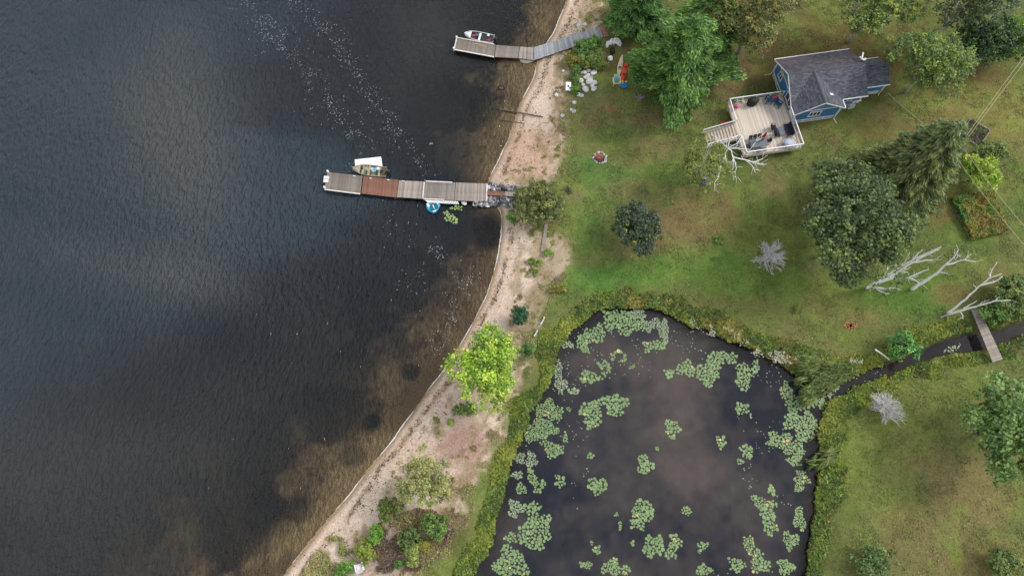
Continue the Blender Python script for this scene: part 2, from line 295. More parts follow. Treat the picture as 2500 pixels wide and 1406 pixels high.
Sd = blend(Sd, col((138, 124, 84)), streak*.55)
spk = sm(.56, .66, fbm(GX, GY, .55, 2, 77))*sm(.45, .62, fbm(GX, GY, 3.5, 3, 78)); Sd = blend(Sd, col((120, 104, 82)), spk*.45*sm(1, 3, dLw))
Sd = Sd*(.90+.2*n4[..., None])
edge = dS+(n2-.5)*3.4+(n4-.5)*1.4
mixw = sm(-1.0, .7, edge)
tr_ = np.exp(-((edge+1.2)/1.8)**2); Sd = blend(Sd, col((146, 130, 96)), tr_*sm(.4, .6, fbm(GX, GY, .8, 3, 81))*.8)
A = Sd*(1-mixw[..., None])+A*mixw[..., None]
# lake bed: sand with weed and silt
B = np.zeros(GX.shape+(3,))+col((180, 160, 122))
B = blend(B, col((132, 112, 88)), sm(.4, .62, fbm(GX, GY, 5, 4, 91))*.8)
weed = sm(.50, .62, fbm(GX, GY, 6.5, 4, 92)+.10*sm(3, 12, -dLw)); B = blend(B, col((36, 36, 34)), weed*.85*sm(1.5, 6, -dLw))
for i, (x, y, rx, ry, k, an) in enumerate([(905, 1028, 26, 24, 1, 30), (1000, 905, 20, 20, .8, 0), (960, 820, 60, 26, .5, -40), (640, 1250, 60, 60, .7, 0), (820, 920, 120, 60, .6, 30), (860, 1110, 40, 30, .5, 0), (720, 1240, 50, 40, .6, 0), (1190, 560, 45, 60, .9, 0), (1160, 250, 10, 30, .3, 40), (1225, 232, 7, 4, .8, 50), (1205, 240, 22, 3, .7, 50)]):
    B = blend(B, col((26, 30, 32)), blob(x, y, rx, ry, .35, an, .25, 80+i)*k)
fl = sm(.60, .68, fbm(GX, GY, .7, 2, 96)); B = blend(B, col((60, 50, 40)), fl*.5*sm(.5, 3, -dLw))
Pb = np.zeros(GX.shape+(3,))+col((92, 78, 68)); Pb = blend(Pb, col((48, 44, 44)), sm(.4, .6, fbm(GX, GY, 3, 4, 97)))
A = np.where((dLw < 0)[..., None], B, A); A = np.where((dPw < 0)[..., None], Pb, A)
bankd = (1-sm(0, .8, dPw))*(dPw > 0); A = blend(A, col((52, 46, 38)), bankd*.8)
ny, nx = GX.shape
idx = np.arange(nx*ny).reshape(ny, nx)
def gridmesh(name, Z, mask, mats, attrs):
    q = np.stack([idx[:-1, :-1], idx[:-1, 1:], idx[1:, 1:], idx[1:, :-1]], -1).reshape(-1, 4)
    if mask is not None:
        mk = (mask[:-1, :-1] | mask[:-1, 1:] | mask[1:, 1:] | mask[1:, :-1]).reshape(-1); q = q[mk]
    used = np.unique(q); remap = np.full(nx*ny, -1); remap[used] = np.arange(len(used)); q = remap[q]
    V = np.stack([GX.ravel()[used], GY.ravel()[used], Z.ravel()[used]], -1)
    me = bpy.data.meshes.new(name); me.vertices.add(len(V)); me.vertices.foreach_set('co', V.ravel().astype(np.float32))
    me.loops.add(q.size); me.loops.foreach_set('vertex_index', q.ravel().astype(np.int32)); me.polygons.add(len(q)); me.polygons.foreach_set('loop_start', np.arange(0, q.size, 4, dtype=np.int32))
    me.update(calc_edges=True); me.polygons.foreach_set('use_smooth', np.ones(len(q), bool))
    for k, v in attrs.items():
        if v.ndim == 3:
            a = me.attributes.new(k, 'FLOAT_COLOR', 'POINT'); a.data.foreach_set('color', np.hstack([v.reshape(-1, 3)[used], np.ones((len(used), 1))]).ravel().astype(np.float32))
        else:
            a = me.attributes.new(k, 'FLOAT', 'POINT'); a.data.foreach_set('value', v.ravel()[used].astype(np.float32))
    me.materials.append(mats); return me
gm = mat('ground_cover', (1, 1, 1), .95, .27, 5.5, .03, attr=True, spec=.1)
grd = obj('ground', gridmesh('ground', GZ, None, gm, {'col': np.clip(A, 0, 1)})); tag(grd, kind='structure')
def ground_z(x, y):
    i = int(np.clip(np.searchsorted(XS, x)-1, 0, nx-2)); j = int(np.clip(np.searchsorted(YS, y)-1, 0, ny-2)); return float(GZ[j, i])
def GG(px, py, dz=0.0):
    p = G(px, py, .6)
    for _ in range(3): z = ground_z(p[0], p[1]); p = G(px, py, max(z, 0)+dz)
    return p
# ---- water
def water(name, body1, body2, k, rip, clr, silt_=False):
    m = bpy.data.materials.new(name); m.use_nodes = True; t = m.node_tree; t.nodes.clear(); L = t.links.new
    o = N(t, 'ShaderNodeOutputMaterial'); at = N(t, 'ShaderNodeAttribute', attribute_name='depth'); tcn = N(t, 'ShaderNodeTexCoord')
    mu = N(t, 'ShaderNodeMath', operation='MULTIPLY'); mu.inputs[1].default_value = -k; L(at.outputs['Fac'], mu.inputs[0]); ex = N(t, 'ShaderNodeMath', operation='EXPONENT'); L(mu.outputs[0], ex.inputs[0])
    big = N(t, 'ShaderNodeTexNoise'); big.inputs['Scale'].default_value = clr; big.inputs['Detail'].default_value = 5; L(tcn.outputs['Object'], big.inputs[0])
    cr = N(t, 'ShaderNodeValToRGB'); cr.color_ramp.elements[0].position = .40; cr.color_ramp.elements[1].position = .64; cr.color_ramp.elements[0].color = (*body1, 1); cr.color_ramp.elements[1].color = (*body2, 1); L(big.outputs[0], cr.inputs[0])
    if silt_: si = N(t, 'ShaderNodeAttribute', attribute_name='silt'); cr.color_ramp.elements[0].position = 0; cr.color_ramp.elements[1].position = 1; L(si.outputs['Fac'], cr.inputs[0])  # attribute blends the painted sky reflection into the water colour
    if silt_:
        fm_ = N(t, 'ShaderNodeMapRange'); fm_.inputs[1].default_value = 3.2; fm_.inputs[2].default_value = 6.0; L(at.outputs['Fac'], fm_.inputs[0]); mc = N(t, 'ShaderNodeMix', data_type='RGBA', blend_type='ADD'); L(fm_.outputs[0], mc.inputs[0]); L(cr.outputs[0], mc.inputs[6]); mc.inputs[7].default_value = (.010, .018, .024, 1); bodyc = mc.outputs[2]
    else: bodyc = cr.outputs[0]
    # ripples: short crests
    hs = []
    for base, sc, dist, amp in ((.30, 1.7, .4, .5), (-.12, 2.6, .4, .32), (1.1, 4.2, .3, .10)):
        vr = N(t, 'ShaderNodeVectorRotate', rotation_type='Z_AXIS'); vr.inputs['Angle'].default_value = base; L(tcn.outputs['Object'], vr.inputs[0])
        mp_ = N(t, 'ShaderNodeMapping'); mp_.inputs['Scale'].default_value = (1, .4, 1); L(vr.outputs[0], mp_.inputs[0])
        n_ = N(t, 'ShaderNodeTexNoise'); n_.inputs['Scale'].default_value = sc; n_.inputs['Detail'].default_value = 2; n_.inputs['Distortion'].default_value = dist; L(mp_.outputs[0], n_.inputs[0])
        mm = N(t, 'ShaderNodeMath', operation='MULTIPLY'); mm.inputs[1].default_value = amp; L(n_.outputs[0], mm.inputs[0]); hs.append(mm.outputs[0])
    a1 = N(t, 'ShaderNodeMath', operation='ADD'); L(hs[0], a1.inputs[0]); L(hs[1], a1.inputs[1]); a2 = N(t, 'ShaderNodeMath', operation='ADD'); L(a1.outputs[0], a2.inputs[0]); L(hs[2], a2.inputs[1])
    calm = N(t, 'ShaderNodeTexNoise'); calm.inputs['Scale'].default_value = .03; calm.inputs['Detail'].default_value = 3; L(tcn.outputs['Object'], calm.inputs[0])
    cm = N(t, 'ShaderNodeMapRange'); cm.inputs[1].default_value = .38; cm.inputs[2].default_value = .6; cm.inputs[3].default_value = .6*rip; cm.inputs[4].default_value = rip; L(calm.outputs[0], cm.inputs[0])
    bp = N(t, 'ShaderNodeBump'); bp.inputs['Strength'].default_value = 1; L(cm.outputs[0], bp.inputs['Distance']); L(a2.outputs[0], bp.inputs['Height'])
    tr = N(t, 'ShaderNodeBsdfTransparent'); tr.inputs[0].default_value = (.86, .84, .79, 1); df = N(t, 'ShaderNodeBsdfDiffuse'); L(bodyc, df.inputs[0]); b4 = N(t, 'ShaderNodeBump'); m4 = N(t, 'ShaderNodeMath', operation='MULTIPLY'); m4.inputs[1].default_value = 5.6; L(cm.outputs[0], m4.inputs[0]); L(m4.outputs[0], b4.inputs['Distance']); L(a2.outputs[0], b4.inputs['Height']); L(b4.outputs[0], df.inputs['Normal'])
    x1 = N(t, 'ShaderNodeMixShader'); exm = N(t, 'ShaderNodeMath', operation='MULTIPLY'); exm.inputs[1].default_value = (.88 if silt_ and rip > .1 else .92); L(ex.outputs[0], exm.inputs[0]); L(exm.outputs[0], x1.inputs[0]); L(df.outputs[0], x1.inputs[1]); L(tr.outputs[0], x1.inputs[2])
    gl = N(t, 'ShaderNodeBsdfGlossy'); gl.inputs['Roughness'].default_value = .07; L(bp.outputs[0], gl.inputs['Normal'])
    fr = N(t, 'ShaderNodeFresnel'); fr.inputs[0].default_value = 1.333; L(bp.outputs[0], fr.inputs['Normal'])
    x2 = N(t, 'ShaderNodeMixShader'); L(fr.outputs[0], x2.inputs[0]); L(x1.outputs[0], x2.inputs[1]); L(gl.outputs[0], x2.inputs[2]); L(x2.outputs[0], o.inputs[0]); return m
silt = np.zeros(GX.shape)  # cloud reflections on the lake, painted as soft patches of water colour
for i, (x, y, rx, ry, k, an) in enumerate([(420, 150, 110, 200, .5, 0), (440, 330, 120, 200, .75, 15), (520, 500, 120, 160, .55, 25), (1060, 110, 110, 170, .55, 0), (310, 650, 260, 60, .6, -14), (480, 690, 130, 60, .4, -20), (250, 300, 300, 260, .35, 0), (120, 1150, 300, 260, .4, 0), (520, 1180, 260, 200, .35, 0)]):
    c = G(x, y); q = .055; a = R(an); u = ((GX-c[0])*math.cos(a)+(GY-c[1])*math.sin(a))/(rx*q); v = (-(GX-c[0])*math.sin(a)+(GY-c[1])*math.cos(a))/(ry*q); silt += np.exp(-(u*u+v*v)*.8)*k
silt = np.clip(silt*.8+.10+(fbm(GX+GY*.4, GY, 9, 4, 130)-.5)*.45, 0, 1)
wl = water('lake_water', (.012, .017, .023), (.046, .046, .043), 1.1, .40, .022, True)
psilt = np.zeros(GX.shape)  # brown-grey sky sheen of the pond, painted into its water colour
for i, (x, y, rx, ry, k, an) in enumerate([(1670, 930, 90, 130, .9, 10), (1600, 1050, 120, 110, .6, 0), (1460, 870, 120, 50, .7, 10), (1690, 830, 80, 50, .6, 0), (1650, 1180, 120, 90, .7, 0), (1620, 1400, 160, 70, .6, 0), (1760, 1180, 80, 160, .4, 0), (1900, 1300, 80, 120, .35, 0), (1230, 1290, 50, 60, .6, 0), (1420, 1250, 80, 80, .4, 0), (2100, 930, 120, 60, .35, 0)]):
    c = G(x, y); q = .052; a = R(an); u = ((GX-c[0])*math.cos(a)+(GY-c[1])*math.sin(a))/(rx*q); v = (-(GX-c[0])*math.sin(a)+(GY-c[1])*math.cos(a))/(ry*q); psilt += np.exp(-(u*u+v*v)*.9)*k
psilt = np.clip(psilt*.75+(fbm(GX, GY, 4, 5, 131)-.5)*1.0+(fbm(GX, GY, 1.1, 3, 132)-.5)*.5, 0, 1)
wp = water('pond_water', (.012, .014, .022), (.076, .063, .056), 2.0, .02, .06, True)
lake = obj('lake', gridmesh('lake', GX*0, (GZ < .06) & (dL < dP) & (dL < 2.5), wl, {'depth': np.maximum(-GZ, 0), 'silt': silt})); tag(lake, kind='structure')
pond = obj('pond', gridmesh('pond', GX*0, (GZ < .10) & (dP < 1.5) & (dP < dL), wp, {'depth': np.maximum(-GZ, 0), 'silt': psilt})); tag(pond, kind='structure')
# ------------------------------------------------------------------ foliage
class Leaves:
    def __init__(s): s.P = []; s.Nn = []; s.S = []; s.C = []; s.A = []
    def add(s, P, Nn, S, Cc, asp=1.0):
        n = len(P); s.P.append(np.asarray(P, float)); s.Nn.append(np.asarray(Nn, float)); s.S.append(np.broadcast_to(S, (n,)).astype(float)); s.C.append(np.broadcast_to(Cc, (n, 3)).astype(float)); s.A.append(np.broadcast_to(asp, (n,)).astype(float))
    def mesh(s, name, m='leaf', T=None):
        P = np.vstack(s.P); Nn = np.vstack(s.Nn); S = np.hstack(s.S); Cc = np.vstack(s.C); A_ = np.hstack(s.A)
        Nn = Nn/(np.linalg.norm(Nn, axis=1, keepdims=True)+1e-9)
        r_ = rng.normal(size=P.shape) if T is None else np.vstack(T)+rng.normal(size=P.shape)*.25
        t1 = r_-(r_*Nn).sum(1, keepdims=True)*Nn; t1 /= np.linalg.norm(t1, axis=1, keepdims=True)+1e-9; t2 = np.cross(Nn, t1)
        a = t1*(S*A_)[:, None]*.5; b = t2*S[:, None]*.5/np.maximum(A_, 1)[:, None]**.5
        V = np.stack([P-a, P-a*.1-b, P+a, P+a*.1+b], 1).reshape(-1, 3); n = len(P)
        me = bpy.data.meshes.new(name); me.vertices.add(4*n); me.vertices.foreach_set('co', V.ravel().astype(np.float32)); me.loops.add(4*n); me.loops.foreach_set('vertex_index', np.arange(4*n, dtype=np.int32))
        me.polygons.add(n); me.polygons.foreach_set('loop_start', np.arange(0, 4*n, 4, dtype=np.int32)); me.update(calc_edges=True)
        at = me.attributes.new('col', 'FLOAT_COLOR', 'POINT'); at.data.foreach_set('color', np.repeat(np.hstack([Cc, np.ones((n, 1))]), 4, 0).ravel().astype(np.float32))
        me.materials.append(M[m]); return me
FG = 2.0     # a crown of overlapping leaves renders darker than one leaf
def leafcol(n, cols, wts=None, jit=.16, lum=None):
    k = rng.choice(len(cols), n, p=wts); c = np.array([FC(q, FG) for q in cols])[k]; c = c*(1+rng.normal(size=(n, 1))*jit)
    if lum is not None: c = c*lum[:, None]
    return np.clip(c, .004, .8)
def clump_leaves(L, cen, rad, n, size, cols, wts=None, flat=.7, up=.8, asp=1.3, jit=.15, outc=None):
    """cen Kx3, rad K -> n leaves per clump; each clump keeps its own tone"""
    K = len(cen); kc = rng.choice(len(cols), K, p=wts); base = np.array([FC(q, FG) for q in cols])[kc]*(1+np.clip(rng.normal(size=(K, 1)), -2, 2)*.2)
    id_ = np.repeat(np.arange(K), n); d = rng.normal(size=(K*n, 3)); d /= np.linalg.norm(d, axis=1, keepdims=True); d *= (rng.random((K*n, 1))**.45); d[:, 2] *= flat
    P = cen[id_]+d*rad[id_][:, None]; Nn = d*.7+np.array([0, 0, up])+rng.normal(size=P.shape)*.42
    cc = base[id_]*(1+rng.normal(size=(K*n, 1))*jit); L.add(P, Nn, size*(.7+.6*rng.random(K*n)), np.clip(cc, .004, .8), asp)
def crown_shape(c, rx, ry, rz, nl, nc, seed, lobe=.42, zlow=-.35):
    """clump centres on the skins of nl lobes set round an ellipsoid"""
    rr = np.random.default_rng(seed); out_ = []
    for i in range(nl):
        a = 2*math.pi*(i*0.618+rr.random()*.25); z = zlow+(1-zlow)*(i+.5)/nl; q = math.sqrt(max(0, 1-z*z))*(.48+.50*rr.random()); l = lobe*(.6+.75*rr.random())
        lc = np.array([math.cos(a)*q*rx, math.sin(a)*q*ry, z*rz*.72]); k = max(3, int(nc/nl*(.7+.6*rr.random())))
        d = rr.normal(size=(k, 3)); d /= np.linalg.norm(d, axis=1, keepdims=True); d[:, 2] = np.where(rr.random(k) < .8, np.abs(d[:, 2]), d[:, 2]); out_.append(lc+d*np.array([rx, ry, rz])*l*(.8+.3*rr.random((k, 1))))
    return np.vstack(out_)+np.array(c)
def broadleaf(name, base, h, rx, ry, cols, label, cat='tree', wts=None, dens=1.0, lsize=.3, seed=1, nl=11, trunk=True, rz=None, clump=.62, group=None, top=None, lobe=.42, bark='bark', limbs=0, m='leaf', lean=(0, 0)):
    """base = ground pixel found from the crown centre; crown centred at height h-rz"""
    rz = rz or h*.42; zc = h-rz*.9
    e = empty(name, base, label=label, cat=None, group=group) if False else empty(name, base); tag(e, label, cat, group)
    area = rx*ry*4; nc = int(area*5.2*dens/clump**1.3*.62); cen = crown_shape((lean[0], lean[1], zc), rx, ry, rz, nl, nc, seed, lobe)
    rad = clump*(.7+.6*rng.random(len(cen))); L = Leaves(); clump_leaves(L, cen, rad, int(16*(.3/lsize)**1.2), lsize, cols, wts)
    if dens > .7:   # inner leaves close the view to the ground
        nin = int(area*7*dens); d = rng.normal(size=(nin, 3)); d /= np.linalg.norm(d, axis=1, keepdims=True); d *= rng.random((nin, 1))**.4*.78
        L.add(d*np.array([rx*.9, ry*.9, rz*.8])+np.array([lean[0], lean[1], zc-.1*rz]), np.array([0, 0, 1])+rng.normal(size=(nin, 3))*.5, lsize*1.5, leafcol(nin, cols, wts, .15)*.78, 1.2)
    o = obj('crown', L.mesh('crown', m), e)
    if trunk:
        mb = MB(); r0 = .05+h*.022; rr = random.Random(seed); mb.tube([(0, 0, -.3), (lean[0]*.3, lean[1]*.3, zc*.5), (lean[0], lean[1], zc+rz*.3)], [r0, r0*.75, r0*.25], 7)
        for i in range(limbs or 5):
            a = i*2.4+rr.random(); q = .55+.35*rr.random(); z0 = zc*(.35+.5*i/(limbs or 5)); p0 = Vector((lean[0]*z0/zc, lean[1]*z0/zc, z0)); p2 = Vector((lean[0]+math.cos(a)*rx*q, lean[1]+math.sin(a)*ry*q, zc+rz*(.25+.5*rr.random()) if limbs else zc+rz*.1)); mid = p0.lerp(p2, .5)+Vector((0, 0, -.12*rz))
            mb.tube([p0, mid, p2], [r0*.5, r0*.33, r0*.1], 5)
            if limbs:
                for k in range(3):
                    p3 = mid.lerp(p2, .3+.25*k)+Vector((rr.uniform(-1, 1), rr.uniform(-1, 1), rr.uniform(.1, .8)))*rx*.28; mb.tube([mid.lerp(p2, .25*k+.15), p3], [r0*.2, r0*.05], 4)
        mb.build('trunk', M[bark], e, True)
    return e
def pxr(px, py, z=4): a = G(px, py, z); return (G(px+1, py, z)-a).length
def tree_at(name, cx, cy, rpx, rpy, h, cols, label, **k):
    """crown centred on photo pixel (cx,cy) -> stands at the ground point below that height"""
    zm = h*.62; p = G(cx, cy, zm); s = pxr(cx, cy, zm); b = Vector((p[0], p[1], max(0, ground_z(p[0], p[1]))-.05)); return broadleaf(name, b, h, rpx*s, rpy*s, cols, label, **k)
def pine(name, base, h, Rm, cols, label, seed, droop=.1, z0=.12, nlev=13, nb=9, tuft=.55, size=.32, n=13, asp=2.3, power=.75, cat='conifer', rag=.25, group=None):
    e = empty(name, base); tag(e, label, cat, group); rr = np.random.default_rng(seed); L = Leaves(); T = []; mb = MB(); mb.tube([(0, 0, -.3), (0, 0, h*.5), (0, 0, h*.98)], [.02*h+.05, .014*h, .02], 7); cen = []; rad = []; dirs = []
    for i in range(nlev):
        f = z0+(1-z0)*(i/(nlev-.3)); Lr = Rm*(1-f)**power*(1 if f > z0+.06 else .9)+.25
        for b in range(max(4, int(nb*(1-f*.45)))):
            a = 2*math.pi*(b+rr.random()*.6)/max(4, int(nb*(1-f*.45)))+i*.7; ll = Lr*(1-rag+2*rag*rr.random())*(1+(.27*math.cos(3*(a+R(95))) if seed == 3 else .34*math.sin(3*a+seed)+.20*math.sin(5*a+seed*2))*(rag > .3)); z = f*h+rr.normal()*.12; tip = np.array([math.cos(a)*ll, math.sin(a)*ll, z-droop*ll]); st_ = np.array([0, 0, z])
            mb.tube([st_, (st_+tip)/2+np.array([0, 0, .08*ll]), tip], [.06, .035, .01], 4, cap=False)
            m = max(3, int(ll*3.4)); tt = .22+.8*(np.arange(m)+rr.random(m)*.5)/m; w_ = ll*.20*np.sin(np.clip(tt, .15, .97)*math.pi)**.6+.12; side = np.array([-math.sin(a), math.cos(a), 0])
            for q in range(2 if ll > 1.2 else 1):
                o_ = (rr.random(m)-.5)[:, None]*2*w_[:, None]*side; pt = st_+(tip-st_)*tt[:, None]+o_+np.array([0, 0, .10*ll])*np.sin(tt*math.pi)[:, None]; pt[:, 2] -= np.abs(o_).sum(1)*.15*(1 if droop > 0 else 0); cen.append(pt); rad.append(np.full(m, tuft)*(.75+.5*rr.random(m))); dirs.append(np.repeat([[math.cos(a), math.sin(a), .0]], m, 0))
    cen = np.vstack(cen); rad = np.hstack(rad); dirs = np.vstack(dirs); K = len(cen); kc = rng.choice(len(cols), K); base_ = np.array([FC(q, FG) for q in cols])[kc]*(1+rng.normal(size=(K, 1))*.10); id_ = np.repeat(np.arange(K), n)
    d = rng.normal(size=(K*n, 3)); d /= np.linalg.norm(d, axis=1, keepdims=True); d *= rng.random((K*n, 1))**.5; d[:, 2] *= .45; P = cen[id_]+d*rad[id_][:, None]; Nn = np.array([0, 0, 1.])+d*.5+rng.normal(size=P.shape)*.5
    L.add(P, Nn, size*(.7+.6*rng.random(K*n)), np.clip(base_[id_]*(1+rng.normal(size=(K*n, 1))*.15), .004, .8), asp); obj('crown', L.mesh('crown', 'leaf', [dirs[id_]+np.array([0, 0, -droop])]), e); mb.build('trunk', M['bark'], e, True); return e
# ------------------------------------------------------------------ trees
PINE = [(84, 120, 56), (72, 106, 52), (104, 136, 68), (62, 90, 48)]
pine('white_pine', GG(1642, 226), 15.5, 6.6, PINE, 'tallest bright green pine with layered limbs, between the kayaks and the deck', 3, droop=-.03, nb=8, nlev=12, tuft=.72, size=.27, rag=.38, n=27)
pine('white_pine', GG(1712, 128), 14.5, 5.2, PINE, 'bright green pine behind the tallest pine, cut by the top edge of the photo', 5, droop=-.03, nb=8, nlev=12, tuft=.7, size=.27, rag=.35, n=26)
pine('white_pine', GG(1548, 62), 10, 4.4, [(70, 108, 54), (60, 92, 48), (84, 118, 58)], 'green pine at the top edge above the stacked white firewood', 8, droop=-.02, tuft=.7, size=.27, rag=.3, n=25)
SPR = [(88, 104, 68), (104, 118, 74), (72, 88, 62), (118, 126, 76)]
pine('spruce', GG(2180, 455), 15.4, 6.4, SPR, 'tall pointed spruce with drooping olive branches leaning over the power pole', 11, droop=.42, nlev=20, nb=12, tuft=.45, size=.30, asp=2.6, power=.62, z0=.08, rag=.2, n=15)
BIR = [(98, 102, 62), (84, 92, 58), (112, 112, 66), (122, 118, 62)]
tree_at('birch', 1842, 48, 98, 82, 13, BIR, 'olive leaved birch at the top edge between the pines and the house roof', lsize=.24, seed=21, nl=13, clump=.6, bark='birchbark', limbs=6)
tree_at('birch', 1765, 62, 50, 66, 9, [(70, 84, 52), (84, 96, 52), (58, 72, 48)], 'darker small birch squeezed between the pines and the olive birch', lsize=.24, seed=22, clump=.55)
tree_at('birch', 2118, 34, 100, 66, 11, [(104, 122, 68), (92, 112, 66), (128, 136, 62), (84, 104, 62)], 'pale green birch with white limbs at the top edge, above the house roof', lsize=.24, seed=23, dens=.8, nl=13, bark='birchbark', limbs=8, clump=.55)
tree_at('birch', 2350, 18, 92, 66, 14, [(72, 90, 62), (60, 78, 56), (86, 100, 62)], 'dark green birch in the top right corner with a white trunk foot', lsize=.24, seed=24, nl=13, bark='birchbark', limbs=7)
tree_at('shrub_tree', 2400, 112, 82, 60, 6.5, [(50, 74, 42), (42, 62, 40), (66, 92, 44)], 'dark green bushy tree with a bright green right side in the top right corner', lsize=.26, seed=25, cat='tree')
tree_at('shrub_tree', 2452, 105, 40, 55, 5.0, [(98, 128, 44), (84, 114, 44)], 'bright yellow green small tree against the dark bushy tree, top right', lsize=.26, seed=26, cat='tree')
tree_at('birch', 2258, 172, 84, 70, 9.5, [(88, 112, 62), (76, 100, 60), (104, 124, 62), (116, 128, 66)], 'rounded pale green birch just right of the house annex', lsize=.24, seed=27, nl=13, bark='birchbark', limbs=5)
tree_at('birch', 1712, 412, 52, 68, 7, [(104, 114, 60), (92, 104, 56), (118, 120, 62)], 'thin yellowish birch in front of the deck stairs with the blue tyre swing', lsize=.22, seed=28, dens=.42, nl=12, bark='birchbark', limbs=9, clump=.5)
MAP = [(64, 82, 52), (54, 70, 47), (75, 93, 56), (92, 108, 60)]
tree_at('maple', 2082, 566, 142, 130, 12.5, MAP, 'largest dark blue green maple, beside the white dead trunks', lsize=.32, seed=31, nl=30, rz=5.2, lobe=.27, clump=.75, limbs=6)
tree_at('maple', 2050, 486, 88, 72, 9.5, MAP, 'smaller dark maple crown between the spruce and the largest maple', lsize=.32, seed=32, nl=12, clump=.72)
tree_at('crab_apple', 1547, 567, 58, 56, 5.0, [(54, 68, 52), (46, 58, 46), (64, 78, 56)], 'dark green small round tree with yellow sprigs alone on the lawn', lsize=.24, seed=33, nl=14, clump=.5, wts=[.4, .4, .2])
tree_at('willow_bush', 1312, 497, 54, 54, 3.8, [(98, 106, 60), (80, 92, 52), (70, 80, 46), (110, 114, 70)], 'grey olive willow bush at the landward end of the rock crib', cat='bush', lsize=.2, seed=34, nl=12, clump=.42)
tree_at('ash_tree', 1192, 897, 80, 96, 8.5, [(122, 154, 52), (140, 166, 58), (100, 134, 50), (154, 174, 72), (86, 116, 46)], 'bright lime green tree leaning over the beach beside the pond', lsize=.25, seed=35, nl=24, rz=3.8, lobe=.29, clump=.7)
tree_at('maple', 2462, 1042, 104, 138, 10, [(84, 112, 60), (70, 96, 54), (98, 126, 70), (116, 138, 84)], 'large mid green maple cut by the right edge, below the footbridge', lsize=.32, seed=36, nl=24, rz=4.2, lobe=.30, clump=.72)
tree_at('shrub', 2126, 1372, 42, 34, 2.6, [(78, 102, 56), (66, 90, 52), (92, 112, 66)], 'green shrub at the bottom edge of the lawn nearest the pond', cat='shrub', lsize=.24, seed=37)
tree_at('shrub', 2434, 1380, 42, 34, 2.4, [(92, 108, 56), (76, 94, 50)], 'pale green shrub at the bottom edge near the right corner', cat='shrub', lsize=.24, seed=38)
tree_at('cedar_bush', 1270, 773, 19, 20, 2.2, [(46, 84, 54), (38, 70, 48)], 'small round dark green cedar standing alone on the sand', cat='bush', lsize=.16, seed=39, nl=16, rz=1.05, clump=.28, lobe=.5)
tree_at('bush', 2382, 428, 42, 36, 4, [(132, 156, 58), (112, 140, 54), (146, 162, 66)], 'lime green bush under the power wires above the weedy garden bed', cat='bush', lsize=.26, seed=40, clump=.5)
tree_at('bush', 2404, 382, 34, 27, 3.2, [(84, 104, 56), (70, 90, 50), (98, 112, 58)], 'dull green bush between the lime bush and the small fenced bed', cat='bush', lsize=.24, seed=41, clump=.45)
tree_at('bush', 2198, 845, 34, 34, 3.4, [(76, 122, 62), (64, 106, 56), (90, 134, 68)], 'fresh green round bush on the north bank of the creek', cat='bush', lsize=.24, seed=42, clump=.45)
tree_at('bush', 2452, 718, 52, 36, 3.2, [(84, 104, 58), (70, 90, 56), (100, 116, 54)], 'grey green bush just above the footbridge at the right edge', cat='bush', lsize=.24, seed=43, clump=.5)
tree_at('bush', 2425, 768, 36, 24, 2.4, [(80, 108, 48), (64, 92, 44)], 'green bush against the upper end of the footbridge', cat='bush', lsize=.24, seed=44, clump=.45)
tree_at('bush', 2488, 728, 30, 46, 2.6, [(124, 128, 48), (96, 110, 48)], 'yellow tinged bush on the right edge above the creek', cat='bush', lsize=.24, seed=45, clump=.45)
